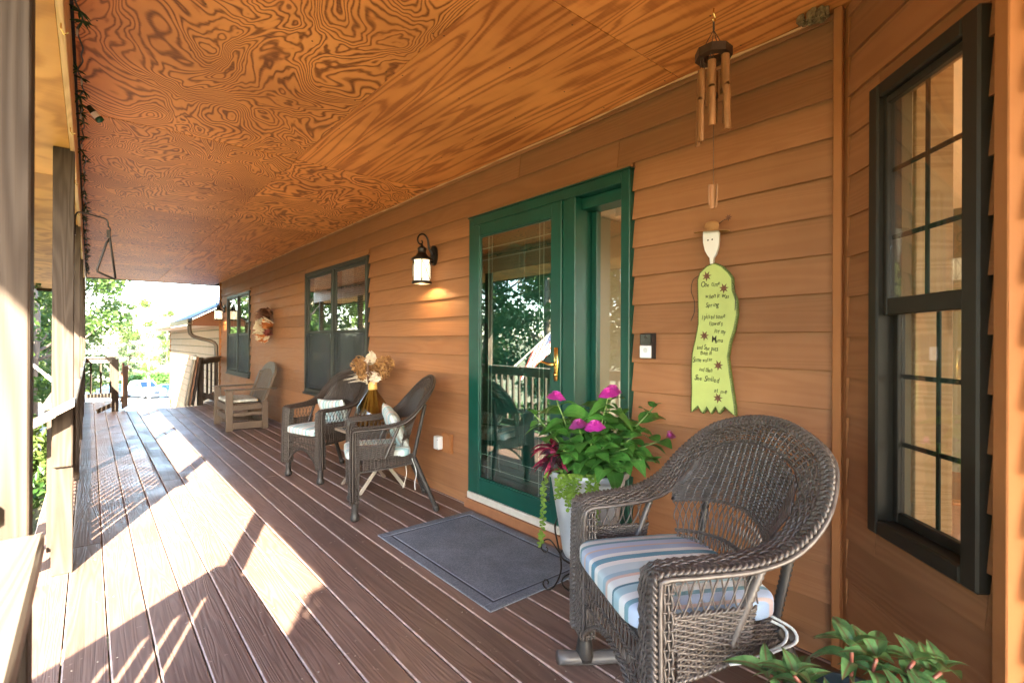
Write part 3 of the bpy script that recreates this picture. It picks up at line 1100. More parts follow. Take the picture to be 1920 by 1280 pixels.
post(1.255, "sunlit grey-brown porch post nearest the camera at the far left edge", x=(-0.172, -0.083))
post(3.655, "second porch post from the camera, with rails meeting on its front", True)
for y, l in ((6.03, "third porch post along the railing, just behind the one with the bell bracket"), (8.45, "fourth porch post along the railing, a thin sliver far down the deck"),
             (10.90, "fifth porch post along the railing, near the far end of the deck"), (13.40, "last porch post, at the far corner of the deck")):
    post(y, l)
post(-1.2, "porch post behind the camera")

# ------------------------------------------------------------------ railings
BAL = 0.034


def railing(a, b, label, gap=0.10, z1=0.92, balus=True, capover=0.0, wide=0.14, bw=BAL, off=0.0):
    a = Vector((a[0], a[1], 0))
    b = Vector((b[0], b[1], 0))
    d = (b - a)
    L = d.length
    ang = math.atan2(d.y, d.x)
    t = thing("porch_railing", label, "railing", a, ang, "wooden railings round the deck")
    # local x along the rail
    obj("cap_rail", MB().box((-capover, -wide / 2 + off, z1 - 0.036), (L + capover, wide / 2 + off, z1), 0.005), RAILX, t)
    obj("top_rail", MB().box((0, -0.019, z1 - 0.126), (L, 0.019, z1 - 0.037), 0.003), RAILX, t)
    obj("bottom_rail", MB().box((0, -0.019, 0.075), (L, 0.019, 0.160), 0.003), RAILX, t)
    if balus:
        n = max(1, int(round(L / (bw + gap))))
        bm_ = MB().box((-bw / 2, -bw / 2, 0.0), (bw / 2, bw / 2, z1 - 0.06 - 0.09), 0.003).mesh("baluster", POSTM)
        for i in range(n):
            put("baluster", bm_, t, Matrix.Translation(((i + 0.5) * L / n, 0.0365, 0.09)))
    return t


RAILX = grainmat("rail_stain_long", (0.150, 0.120, 0.094), (0.100, 0.079, 0.062), 0, 0.55, 0.06, 1.1, 0.45)
cxp = sum(PX) / 2
for i, (a, b) in enumerate(((3.745, 6.03), (6.12, 8.45), (8.54, 10.90), (10.99, 13.40))):
    railing((cxp - 0.016, a), (cxp - 0.016, b), ["railing between the second and third porch posts, nearest full run", "railing between the third and fourth porch posts", "railing between the fourth and fifth porch posts", "farthest side railing, ending at the last porch post"][i], gap=0.097)
railing((cxp - 0.02, -1.11), (cxp - 0.02, 1.25), "sunlit railing cap closest to the camera in the lower left corner", gap=0.068)
railing((-0.93, 0.60), (-0.165, 1.29), "diagonal railing off the nearest post, seen by its shadow on the deck", gap=0.135, z1=0.985, bw=0.045)
railing((-0.06, 13.46), (0.42, 13.46), "short sunlit cross railing at the far end of the deck", gap=0.12)
railing((1.712, 11.56), (2.24, 13.0), "dark railing from the far newel post to the house corner", gap=0.36)
# stub of level cap on the second post, mitred into a stair rail going down off the deck
sr = thing("stair_railing", "sunlit stair rail running down off the deck from the second porch post", "railing", (-0.11, 3.58, 0), 0, "wooden railings round the deck")
obj("cap_rail", MB().add([(0.050, -0.095, 0.958), (-0.020, -0.095, 0.915), (-0.050, 0.0745, 0.897), (0.050, 0.0745, 0.958), (0.050, -0.095, 0.922), (-0.020, -0.095, 0.879), (-0.050, 0.0745, 0.861), (0.050, 0.0745, 0.922)],
                         [(0, 1, 2, 3), (7, 6, 5, 4), (0, 4, 5, 1), (1, 5, 6, 2), (2, 6, 7, 3), (3, 7, 4, 0)]), RAILX, sr)
obj("cap_rail", MB().add([(-0.0235, -0.095, 0.909), (-1.4, -0.095, 0.066), (-1.4, 0.0745, 0.066), (-0.0535, 0.0745, 0.891), (-0.0235, -0.095, 0.873), (-1.4, -0.095, 0.030), (-1.4, 0.0745, 0.030), (-0.0535, 0.0745, 0.855)],
                         [(0, 1, 2, 3), (7, 6, 5, 4), (0, 4, 5, 1), (1, 5, 6, 2), (2, 6, 7, 3), (3, 7, 4, 0)]), RAILX, sr)
for i in range(8):
    x = -0.20 - 0.14 * i
    zt = 0.868 + (x + 0.03) * 0.61
    obj("baluster", MB().box((x - 0.017, 0.0, zt - 0.78), (x + 0.017, 0.034, zt), 0.003), POSTM, sr)
obj("bottom_rail", MB().bar((-0.1, 0.0535, 0.16), (-1.4, 0.0535, -0.62), 0.036, 0.085, 0.003), RAILX, sr)
obj("newel_foot", MB().box((-1.44, -0.02, -0.9), (-1.35, 0.07, 0.06), 0.003), POSTM, sr)

# newels and bits at the far opening
nw = thing("newel_post", "stout newel post left of the gap at the far end of the deck", "post", (0.35, 11.44, 0))
obj("shaft", MB().box((-0.05, -0.05, 0), (0.05, 0.05, 0.935), 0.004), POSTM, nw)
nw2 = thing("newel_post", "newel post right of the far gap, with planks leaning on it", "post", (1.665, 11.53, 0))
obj("shaft", MB().box((-0.05, -0.05, 0), (0.05, 0.05, 0.935), 0.004), POSTM, nw2)
REDW = grainmat("reddish_board", (0.24, 0.105, 0.050), (0.16, 0.065, 0.030), 2, 0.5)
g = thing("stair_gate", "reddish board gate standing open beside the far newel post", "gate", (0.452, 11.46, 0.0), R(78))
for i in range(4):
    obj("gate_board", MB().box((0.004 + 0.115 * i, -0.009, 0.03), (0.112 + 0.115 * i, 0.009, 0.80 + (0.06 if i == 0 else 0.0)), 0.003), REDW, g)
obj("rail", MB().box((0.0, 0.0105, 0.15), (0.46, 0.030, 0.22), 0.003), REDW, g)
obj("rail", MB().box((0.0, 0.0105, 0.62), (0.46, 0.030, 0.69), 0.003), REDW, g)
brc = thing("skirt_board", "low slanting brace board at the foot of the left newel post", "board", (0.30, 11.40, 0))
obj("board", MB().bar((0.02, 0.0, 0.13), (-0.20, -0.10, 0.03), 0.03, 0.07, 0.003), POSTM, brc)
brc2 = thing("skirt_board", "low slanting brace board at the foot of the right newel post", "board", (1.72, 11.50, 0))
obj("board", MB().bar((-0.0, 0.06, 0.20), (0.34, -0.12, 0.05), 0.03, 0.09, 0.003), POSTM, brc2)
for i, l in enumerate(("dark brown plank leaning on the right newel, innermost", "orange brown plank leaning on the right newel, middle one", "plank with a pale weathered edge leaning on the right newel, outermost")):
    pl = thing("leaning_plank", l, "plank", (1.53 - 0.062 * i, 11.45 - 0.02 * i, 0.0), 0, "planks leaning by the steps")
    pm = (POSTM, REDW, grainmat("weathered_plank", (0.36, 0.30, 0.22), (0.22, 0.17, 0.11), 2, 0.6))[i]
    obj("plank", MB().bar((0, 0, 0.012), (0.115 + 0.02 * i, 0.0, 0.93 + 0.03 * i), 0.21, 0.030, 0.003, roll=(1, 0, 0)), pm, pl)
    if i == 2:
        obj("painted_end", MB().box((0.095, -0.107, 0.90), (0.165, 0.107, 0.962), 0.003), WHITE, pl)

# ------------------------------------------------------------------ garage beyond the house corner
GL = Vector((2.29, 18.0, -1.4))
gar = thing("garage", "garage wing with pale lap siding, low eave and blue-grey shingle roof", "garage", GL)
G0 = Matrix.Translation(-GL)
GS = grainmat("garage_siding", (0.50, 0.35, 0.23), (0.42, 0.28, 0.18), 1, 0.55, 0.05, 0.8, 0.15, contrast=0.3)
z = -1.95
while z < 1.56:
    lapboard(13.10, 22.6, z, 1.62, gar, G0, GS, 2.30)
    z += 0.205
obj("wall_core", MB().box((2.325, 13.12, -2.2), (2.42, 22.6, 1.62)), INW, gar, M=G0)
obj("corner_trim", MB().box((2.288, 22.56, -2.2), (2.40, 22.64, 1.60), 0.004), TRIMO, gar, M=G0)
obj("end_wall", MB().box((2.42, 22.5, -2.2), (7.4, 22.6, 1.62)), GS, gar, M=G0)
SL = 0.56
rv = [(1.72, 13.12, 1.735), (1.72, 23.4, 1.735), (4.9, 23.4, 1.735 + 3.18 * SL), (4.9, 13.12, 1.735 + 3.18 * SL)]
rv2 = [(4.9, 13.12, 1.735 + 3.18 * SL), (4.9, 23.4, 1.735 + 3.18 * SL), (8.08, 23.4, 1.735), (8.08, 13.12, 1.735)]
rb = MB()
for q in (rv, rv2):
    v = q + [(x, y, z_ + 0.03) for x, y, z_ in q]
    rb.add(v, [(3, 2, 1, 0), (4, 5, 6, 7), (0, 1, 5, 4), (1, 2, 6, 5), (2, 3, 7, 6), (3, 0, 4, 7)])
obj("roof", rb, mat("garage_shingles", (0.12, 0.17, 0.24), 0.75, var=0.25, vs=7, bmp=0.4), gar, M=G0)
obj("soffit", MB().box((1.76, 13.3, 1.61), (2.30, 23.3, 1.625)), GS, gar, M=G0)
obj("gable", MB().prism([(1.74, 1.60), (2.29, 1.60), (2.29, 1.72 + 0.57 * SL), (1.74, 1.725)], 1, 13.20, 13.24), mat("gable_red_brown", (0.26, 0.10, 0.05), 0.5), gar, M=G0)
gt = MB()
gt.prism([(1.66, 1.745), (1.66, 1.66), (1.675, 1.635), (1.755, 1.635), (1.755, 1.745), (1.748, 1.745), (1.748, 1.643), (1.68, 1.643), (1.668, 1.664), (1.668, 1.745)], 1, 13.15, 23.4)
obj("gutter", gt, mat("gutter_tan", (0.42, 0.33, 0.22), 0.4), gar, M=G0)
DSM = mat("downspout_brown", (0.075, 0.055, 0.042), 0.4)
dp = smoothpath([(1.705, 13.24, 1.64), (1.705, 13.24, 1.50), (1.74, 13.235, 1.39), (1.86, 13.22, 1.325), (2.08, 13.19, 1.265), (2.19, 13.17, 1.20), (2.215, 13.16, 1.08), (2.215, 13.16, 0.6), (2.215, 13.16, -0.9)], 40)
obj("downspout", MB().tube(dp, 0.042, 10, squash=0.85).box((1.67, 13.20, 1.60), (1.745, 13.28, 1.70), 0.01), DSM, gar, M=G0, smooth=True)
obj("strap", MB().box((2.165, 13.10, 0.86), (2.27, 13.165, 0.885), 0.004).box((2.165, 13.10, 0.35), (2.27, 13.165, 0.375), 0.004), DSM, gar, M=G0)

# ------------------------------------------------------------------ foliage
def leafcluster(mb, centres, radii, nper, size, flat=0.8, jit=0.35):
    """many small leaf faces, two triangles each, thrown round cluster centres"""
    c = np.repeat(np.asarray(centres, float), nper, 0)
    r = np.repeat(np.asarray(radii, float), nper, 0)
    n = len(c)
    d = rng.normal(size=(n, 3))
    d /= np.linalg.norm(d, axis=1)[:, None]
    rad = rng.uniform(0.25, 1.0, n) ** 0.6
    p = c + d * r * rad[:, None]
    nn = d * 0.6 + rng.normal(size=(n, 3)) * 0.8 + np.array([0, 0, 0.5])
    nn /= np.linalg.norm(nn, axis=1)[:, None]
    t = rng.normal(size=(n, 3))
    t -= nn * (t * nn).sum(1)[:, None]
    t /= np.linalg.norm(t, axis=1)[:, None]
    b = np.cross(nn, t)
    s = size * rng.uniform(1 - jit, 1 + jit, n)[:, None]
    v = np.stack([p - t * s * 0.5, p + b * s * 0.28 + nn * s * 0.07, p + t * s * 0.55, p - b * s * 0.28 + nn * s * 0.07], 1)
    mb.quads(v.reshape(-1, 3), np.arange(n * 4).reshape(-1, 4))
    return mb


BARK = mat("bark", (0.13, 0.10, 0.075), 0.9, var=0.35, vs=6, stretch=(4, 4, 0.6), bmp=0.6, bs_=12)
LEAFA = leafmat("leaf_broad", (0.034, 0.076, 0.014), (0.078, 0.132, 0.027), 0.5, 0.5, 0.25, 1.1)
LEAFB = leafmat("leaf_yellowgreen", (0.054, 0.090, 0.015), (0.105, 0.148, 0.034), 0.5, 0.52, 0.2, 1.1)
NEEDLE = leafmat("needle", (0.028, 0.060, 0.022), (0.060, 0.095, 0.035), 0.6, 0.25, 0.2, 1.2)


def tree_proto(kind, seed):
    q = random.Random(seed)
    tr, cr = MB(), MB()
    if kind == "broad":
        H = 7.5
        tr.tube(smoothpath([(0, 0, -0.4), (0.05, 0.03, 1.5), (-0.06, 0.05, 3.2), (0.05, -0.06, 5.2), (0.0, 0.0, 6.6)], 14), np.linspace(0.17, 0.03, 14), 8)
        cs, rs = [], []
        for i in range(34):
            a = q.uniform(0, 2 * PI)
            zz = q.uniform(1.3, 7.3)
            rr = 2.0 * math.sin(PI * min(1, max(0.06, (zz - 0.6) / 7.4))) ** 0.7 * q.uniform(0.35, 1.0)
            c = (rr * math.cos(a), rr * math.sin(a), zz)
            cs.append(c)
            rs.append((q.uniform(0.45, 0.85),) * 2 + (q.uniform(0.32, 0.55),))
            if i % 2 == 0:
                z0 = max(0.8, zz - rr * 0.7)
                tr.tube(smoothpath([(0, 0, z0), (c[0] * 0.5, c[1] * 0.5, z0 + (zz - z0) * 0.35), c], 7), np.linspace(0.055, 0.012, 7), 5)
        leafcluster(cr, cs, rs, 190, 0.16)
    elif kind == "thin":
        H = 9
        tr.tube(smoothpath([(0, 0, -0.4), (0.08, 0.0, 3), (-0.08, 0.05, 6), (0.1, 0, 9)], 14), np.linspace(0.14, 0.02, 14), 7)
        cs, rs = [], []
        for i in range(26):
            a = q.uniform(0, 2 * PI)
            zz = q.uniform(2.6, 9.1)
            rr = q.uniform(0.3, 1.7) * (1 - 0.35 * abs(zz - 6) / 3)
            c = (rr * math.cos(a), rr * math.sin(a), zz)
            cs.append(c)
            rs.append((q.uniform(0.3, 0.6),) * 2 + (q.uniform(0.2, 0.4),))
            tr.tube(smoothpath([(0, 0, zz - rr * 0.6), (c[0] * 0.5, c[1] * 0.5, zz - rr * 0.4), c], 6), np.linspace(0.04, 0.008, 6), 5)
        leafcluster(cr, cs, rs, 95, 0.16)
    else:
        H = 9
        tr.tube([(0, 0, -0.4), (0, 0, 4), (0, 0, 9.2)], [0.16, 0.10, 0.015], 7)
        cs, rs = [], []
        for lv in range(15):
            zz = 1.4 + lv * 0.54
            L = 2.0 * (1 - (zz - 1.0) / 8.6) * q.uniform(0.75, 1.15) + 0.12
            for j in range(6):
                a = q.uniform(0, 2 * PI)
                zz = 1.4 + lv * 0.54 + q.uniform(-0.3, 0.3)
                L *= q.uniform(0.8, 1.2)
                e = (L * math.cos(a), L * math.sin(a), zz - 0.22 * L)
                tr.tube([(0, 0, zz), (e[0] * 0.6, e[1] * 0.6, zz + 0.02), e], [0.03, 0.02, 0.008], 4)
                for u in (0.4, 0.7, 0.98):
                    cs.append((e[0] * u, e[1] * u, zz - 0.1 * L * u))
                    rs.append((0.30, 0.30, 0.26))
        leafcluster(cr, cs, rs, 26, 0.20, jit=0.5)
    return tr, cr


PROT = {}
for kd, sd_, lm in (("broad", 1, LEAFA), ("broad", 2, LEAFB), ("broad", 5, LEAFA), ("thin", 3, LEAFB), ("conifer", 4, NEEDLE)):
    tr, cr = tree_proto(kd, sd_)
    PROT.setdefault(kd, []).append((tr.mesh("trunk", BARK, True), cr.mesh("crown", lm)))


def tree(name, kd, i, x, y, s, rz, label, group, sz=None):
    t = thing(name, label, "tree", (x, y, float(gz(x, y))), rz, group, scale=(s, s, sz or s))
    a, b = PROT[kd][i]
    put("trunk", a, t)
    put("crown", b, t)
    return t


TG = "trees beyond the porch railing"
tq = random.Random(21)
spots = [(-2.3, 13.5, .75, 0), (-3.4, 17.5, .95, 1), (-1.3, 20.5, 1.05, 2), (-3.0, 23.0, 1.05, 0), (-0.45, 26.5, 1.0, 1), (-2.4, 30, 1.15, 2), (-1.6, 34.0, 1.0, 0), (-4.6, 27, 1.2, 1),
         (-5.6, 10.5, 1.0, 2), (-6.4, 14.5, 1.15, 0), (-6.0, 6.8, .95, 1), (-7.6, 3.2, 1.1, 2), (-8.2, 8.6, 1.3, 0), (-9.4, 12.5, 1.35, 1), (-8.6, 19, 1.3, 2), (-9.8, 0.2, 1.15, 0), (-11.5, 5.4, 1.5, 2), (-12.5, 10, 1.6, 0), (-12, 16, 1.6, 1), (-14, 0.5, 1.5, 1)]
lab_tree = ["dense green broadleaf tree {}", "yellow-green broadleaf tree {}", "bushy dark green broadleaf tree {}"]
where = ["low and bushy, nearest outside the far half of the railing", "behind the low bushy one, seen between the first two posts", "in the row left of the far newel post", "tall, in the second row left of the newel post", "just left of the far newel post", "large, at the end of the row left of the driveway",
         "at the driveway edge, above the far newel post", "deep in the row, highest behind the posts", "outside the middle of the railing, mirrored in the double window", "farther out, opposite the double window", "opposite the dried-flower table, mirrored in the door glass", "opposite the green door, mirrored in its glass",
         "second row opposite the green door", "second row opposite the double window", "second row opposite the far window", "opposite the nearest post, left of the photo's view", "tall, third row opposite the door", "tall, third row opposite the double window", "tall, third row opposite the far window", "tall, at the near end of the third row"]
for (x, y, s, i), w_ in zip(spots, where):
    tree("broadleaf_tree", "broad", i, x, y, s, tq.uniform(0, 6.28), lab_tree[i].format(w_), TG)
far = [("thin", 0, 1.25, 44, .85, "slender loose-leaved tree rising against the white sky behind the newel post"), ("thin", 0, 4.6, 62, 1.15, "thin feathery tree top, right of the middle pale gap"),
       ("conifer", 0, 4.3, 92, 1.15, "small conifer standing alone beyond the white pickup"), ("thin", 0, 9.3, 95, 1.25, "loose-leaved tree beside the garage corner far away"),
       ("conifer", 0, 12.2, 120, 1.3, "distant conifer just left of the garage wall"), ("broad", 1, -2.2, 52, 1.25, "pale green tree at the left edge of the driveway opening"), ("broad", 1, -4, 60, 1.5, "large pale tree far behind the railing")]
for kd, i, x, y, s, l in far:
    tree("conifer_tree" if kd == "conifer" else "broadleaf_tree", kd, i, x, y, s, tq.uniform(0, 6.28), l, "trees far down the driveway")

BUSHM = leafmat("bush_leaf", (0.030, 0.080, 0.016), (0.065, 0.135, 0.030), 0.45, 0.35, 0.2, 1.5)


def bush(x, y, rx, ry, h, n, size, label, m_=None, name="bush", z=None, group=None):
    t = thing(name, label, "bush", (x, y, float(gz(x, y)) if z is None else z), 0, group)
    cs, rs = [], []
    q = random.Random(int(x * 100 + y * 10))
    for i in range(n):
        a, u = q.uniform(0, 2 * PI), q.uniform(0, 1) ** 0.5
        cs.append((rx * u * math.cos(a) * 0.8, ry * u * math.sin(a) * 0.8, h * q.uniform(0.25, 0.85)))
        rs.append((rx * 0.35, ry * 0.35, h * 0.25))
    obj("foliage", leafcluster(MB(), cs, rs, 110, size), m_ or BUSHM, t)
    st = MB()
    for c in cs[:8]:
        st.tube([(0, 0, -0.1), (c[0] * 0.5, c[1] * 0.5, c[2] * 0.6), c], [0.02, 0.014, 0.006], 5)
    obj("stem", st, BARK, t)
    return t


BG = "shrubs below the railing"
bush(-0.95, 7.2, 0.62, 0.7, 0.95, 16, 0.10, "fresh green shrub below the deck, seen through the gap right of the nearest post", group=BG)
bush(-0.85, 9.0, 0.6, 0.8, 1.15, 16, 0.10, "second green shrub below the deck, behind the first in the post gap", LEAFB, group=BG)
bush(-1.3, 11.2, 0.7, 0.9, 1.6, 18, 0.11, "tall green shrub beside the far end of the railing", LEAFA, group=BG)
bush(-2.4, 8.2, 0.9, 0.9, 1.1, 16, 0.11, "broad green shrub farther out from the railing", group=BG)
bush(-3.0, 5.0, 0.9, 0.9, 1.2, 16, 0.11, "green shrub opposite the dried-flower table", LEAFA, group=BG)
hd = bush(8.2, 79, 5.2, 1.4, 2.3, 60, 0.42, "long dark green hedge behind the parked blue car", BUSHM, "hedge")
bush(0.9, 78, 2.6, 1.2, 1.5, 26, 0.36, "low scrubby hedge behind the white pickup", LEAFB, "hedge")
# sticks and firewood on the bank below the near gap
dq = random.Random(4)
stx = MB()
for i in range(46):
    x, y = -0.75 + dq.uniform(-0.4, 0.35), 5.2 + dq.uniform(-0.6, 1.4)
    a = dq.uniform(0, PI)
    L = dq.uniform(0.10, 0.35)
    z_ = float(gz(x, y)) + 0.02 + dq.uniform(0, 0.12)
    stx.tube([(x - L * math.cos(a), y - L * math.sin(a), z_), (x + L * math.cos(a), y + L * math.sin(a), z_ + dq.uniform(-0.02, 0.05))], dq.uniform(0.006, 0.02), 6)
tag(obj("brushwood", stx, mat("dry_sticks", (0.30, 0.23, 0.15), 0.9, var=0.4, vs=6)), "loose dry sticks heaped on the bank below the deck edge", "sticks", kind="stuff")

# ------------------------------------------------------------------ parked vehicles
def car(name, label, cat, loc, rz, prof, W2, glass_z, paint, cab, wheels, truck, group="vehicles parked down the driveway"):
    """front of the vehicle towards local -y; prof: side outline (y, z)"""
    t = thing(name, label, cat, loc, rz, group)
    body = MB()
    n = len(prof)
    v = []
    for x, ins in ((-W2, 0.0), (-W2 + 0.06, 0.04), (W2 - 0.06, 0.04), (W2, 0.0)):
        pass
    rings = []
    for x in (-W2, -W2 * 0.93, W2 * 0.93, W2):
        k_ = 0.93 if abs(x) > W2 * 0.95 else 1.0
        rings.append([(x, p[0] * (0.985 if k_ < 1 else 1.0), 0.3 + (p[1] - 0.3) * (0.95 if k_ < 1 else 1.0)) for p in prof])
    v = [q for r_ in rings for q in r_]
    f = []
    for a in range(3):
        for i in range(n):
            j = (i + 1) % n
            f.append((a * n + i, a * n + j, (a + 1) * n + j, (a + 1) * n + i))
    f.append(tuple(reversed(range(n))))
    f.append(tuple(range(3 * n, 4 * n)))
    body.add(v, f)
    obj("body", body, paint, t)
    (y0, y1, y2, y3, zb, zt) = cab
    w0, w1 = W2 * 0.92, W2 * 0.74
    cb = MB()
    P = [(-w0, y0, zb), (w0, y0, zb), (w0, y3, zb), (-w0, y3, zb), (-w1, y1, zt), (w1, y1, zt), (w1, y2, zt), (-w1, y2, zt)]
    cb.add(P, [(0, 3, 2, 1), (4, 5, 6, 7), (0, 1, 5, 4), (1, 2, 6, 5), (2, 3, 7, 6), (3, 0, 4, 7)])
    obj("cabin", cb, paint, t)
    GLS = CARGLASS

    def quad(a, b, c, d, inset, out, nm):
        pts = [Vector(p) for p in (a, b, c, d)]
        ctr = sum(pts, Vector()) / 4
        nrm = (pts[1] - pts[0]).cross(pts[3] - pts[0]).normalized() * out
        q = [ctr + (p - ctr) * inset + nrm for p in pts]
        obj(nm, MB().add([tuple(p) for p in q] + [tuple(p - nrm * 0.5) for p in q], [(0, 1, 2, 3), (7, 6, 5, 4), (0, 4, 5, 1), (1, 5, 6, 2), (2, 6, 7, 3), (3, 7, 4, 0)]), GLS, t)

    quad(P[0], P[1], P[5], P[4], 0.86, 0.02, "windscreen")
    quad(P[1], P[2], P[6], P[5], 0.80, 0.02, "side_window")
    quad(P[3], P[0], P[4], P[7], 0.80, 0.02, "side_window")
    quad(P[2], P[3], P[7], P[6], 0.84, 0.02, "rear_window")
    yf = min(p[0] for p in prof)
    zg = 0.62 if not truck else 0.78
    gh = 0.10 if not truck else 0.17
    gr = MB().box((-W2 * 0.55, yf - 0.03, zg - gh), (W2 * 0.55, yf + 0.05, zg + gh), 0.02)
    obj("grille", gr, BLACKC, t)
    gb = MB()
    for i in range(3):
        zz = zg - gh * 0.6 + gh * 0.6 * i
        gb.box((-W2 * 0.52, yf - 0.042, zz - 0.012), (W2 * 0.52, yf - 0.031, zz + 0.012))
    obj("grille_bar", gb, CHROME, t)
    for sx in (-1, 1):
        obj("headlight", MB().box((sx * W2 * 0.60, yf - 0.025, zg - gh * 0.7), (sx * W2 * 0.92, yf + 0.10, zg + gh * 0.8), 0.03), LAMPG, t)
        obj("mirror", MB().box((sx * W2 * 0.97, y0 + 0.15, zb + 0.04), (sx * (W2 + 0.17), y0 + 0.24, zb + 0.20), 0.03), paint, t)
        for wy in wheels:
            wl = obj("wheel", MB().lathe([(0.0, -0.11), (0.30, -0.11), (0.345, -0.08), (0.35, 0.0), (0.345, 0.08), (0.30, 0.11), (0, 0.11)], 18, frame((sx * (W2 - 0.12), wy, 0.35), (sx, 0, 0))), TYRE, t, True)
            obj("rim", MB().lathe([(0.0, 0.118), (0.08, 0.116), (0.20, 0.114), (0.21, 0.10)], 14, frame((sx * (W2 - 0.12), wy, 0.35), (sx, 0, 0))), CHROME, wl)
    obj("bumper", MB().box((-W2 * 0.97, yf - 0.07, 0.30), (W2 * 0.97, yf + 0.06, 0.47 if not truck else 0.55), 0.04), CHROME if truck else paint, t)
    obj("number_plate", MB().box((-0.16, yf - 0.085, 0.38), (0.16, yf - 0.072, 0.48), 0.004), WHITE, t)
    return t


CARGLASS = mat("car_glass", (0.02, 0.05, 0.10), 0.08, spec=0.8)
BLACKC = mat("black_plastic", (0.02, 0.02, 0.022), 0.5)
CHROME = mat("bright_metal", (0.6, 0.6, 0.6), 0.25, metal=0.9)
LAMPG = mat("headlight_lens", (0.7, 0.72, 0.75), 0.12)
TYRE = mat("tyre_rubber", (0.022, 0.022, 0.022), 0.85)
TR = [(-2.85, 0.42), (-2.88, 0.62), (-2.85, 1.02), (-2.70, 1.12), (-1.45, 1.20), (2.85, 1.22), (2.88, 1.15), (2.85, 0.45), (2.35, 0.38), (-2.40, 0.36)]
CRP = [(-2.15, 0.30), (-2.22, 0.50), (-2.18, 0.68), (-2.02, 0.80), (-0.95, 0.95), (1.80, 0.98), (2.15, 0.92), (2.20, 0.60), (2.12, 0.34), (-1.9, 0.24)]
car("pickup_truck", "white pickup truck parked facing the porch, left of a blue car", "truck", (4.55, 70, float(gz(4.55, 70)) + 0.03), R(24), TR, 1.0, 1.2, mat("white_car_paint", (0.75, 0.75, 0.75), 0.25), (-1.35, -0.75, 0.85, 1.15, 1.20, 1.90), (-1.95, 1.85), True)
car("parked_car", "small blue car parked facing the porch beside the white pickup", "car", (6.85, 69, float(gz(6.85, 69)) + 0.03), R(-2), CRP, 0.90, 0.95, mat("blue_car_paint", (0.10, 0.22, 0.42), 0.25), (-0.98, -0.20, 0.95, 1.75, 0.95, 1.46), (-1.35, 1.35), False)
car("parked_car", "dark vehicle mostly hidden behind the gate, left of the white pickup", "car", (2.15, 72, float(gz(2.15, 72)) + 0.03), R(20), CRP, 0.90, 0.95, mat("dark_blue_paint", (0.03, 0.05, 0.09), 0.3), (-0.98, -0.20, 0.95, 1.75, 0.95, 1.46), (-1.35, 1.35), False)
# ------------------------------------------------------------------ woven furniture
def surf_n(S, u, v):
    e = 1e-3
    a = S(u + e, v) - S(u - e, v)
    b = S(u, v + e) - S(u, v - e)
    n = np.cross(a, b)
    return n / (np.linalg.norm(n, axis=-1, keepdims=True) + 1e-12)


def weave(mb, S, nst, nwf, amp, rs, rw, mst=10, per=2, ks=4, kw=4):
    """real over-and-under weaving on the surface S(u, v): stakes along v, weavers along u"""
    u = (np.arange(nst) + 0.5) / nst
    v = np.linspace(0, 1, mst)
    U, V = np.meshgrid(u, v, indexing="ij")
    mb.sweeps(S(U, V), surf_n(S, U, V), rs, ks)
    v = (np.arange(nwf) + 0.5) / nwf
    u = np.linspace(0, 1, nst * per + 1)
    V, U = np.meshgrid(v, u, indexing="ij")
    V = V + rng.normal(scale=0.10 / nwf, size=V.shape) * 0.6
    n = surf_n(S, U, V)
    d = amp * np.cos(PI * (U * nst - 0.5) + PI * np.arange(nwf)[:, None])
    mb.sweeps(S(U, V) + n * d[..., None], n, rw, kw)
    return mb


def lattice(mb, S, num, lean, amp, r, m=14):
    """two crossing families of bare reeds"""
    for sgn in (-1, 1):
        Us, Vs = [], []
        for i in range(-int(num * lean) - 1, num + int(num * lean) + 2):
            u0 = (i + 0.5) / num
            t0, t1 = 0.0, 1.0
            # u = u0 + sgn*lean*(t-0.5)
            for lim, side in ((0.0, -1), (1.0, 1)):
                ta = (lim - u0) / (sgn * lean) + 0.5
                ua0 = u0 + sgn * lean * (t0 - 0.5)
                ua1 = u0 + sgn * lean * (t1 - 0.5)
                if (ua0 - lim) * side > 0:
                    t0 = max(t0, ta)
                if (ua1 - lim) * side > 0:
                    t1 = min(t1, ta)
            if t1 - t0 < 0.12:
                continue
            t = np.linspace(t0, t1, m)
            uu = u0 + sgn * lean * ((t - 0.5) + 0.08 * np.sin(2 * PI * t))
            Us.append(np.clip(uu, 0.001, 0.999))
            Vs.append(t)
        U, V = np.array(Us), np.array(Vs)
        n = surf_n(S, U, V)
        mb.sweeps(S(U, V) + n * amp * sgn, n, r, 4)
    return mb


def braid(mb, P, N, r, w, h, turns, k=5):
    """flat three-strand plait along P"""
    P = np.asarray(P, float)
    m = len(P)
    T = np.gradient(P, axis=0)
    T /= np.linalg.norm(T, axis=1)[:, None]
    N = N - T * (N * T).sum(1)[:, None]
    N /= np.linalg.norm(N, axis=1)[:, None]
    B = np.cross(T, N)
    ph = np.linspace(0, 2 * PI * turns, m)
    Q = []
    for s in range(3):
        a = ph + s * 2 * PI / 3
        for off in (-0.6, 0.6):
            Q.append(P + B * (w * np.sin(a) + off * r)[:, None] + N * (h * np.sin(2 * a))[:, None])
    Q = np.array(Q)
    mb.sweeps(Q, np.broadcast_to(N, Q.shape), r, k)
    return mb


def wrapped(mb, a, b, r, n=40, k=10, r2=None):
    """pole wound with reed"""
    a, b = np.array(a, float), np.array(b, float)
    t = np.linspace(0, 1, n * 2 + 1)
    P = a + (b - a) * t[:, None]
    rr = np.linspace(r, r2 or r, len(t)) * np.where(np.arange(len(t)) % 2 == 0, 0.84, 1.08)
    return mb.tube(P, rr, k)


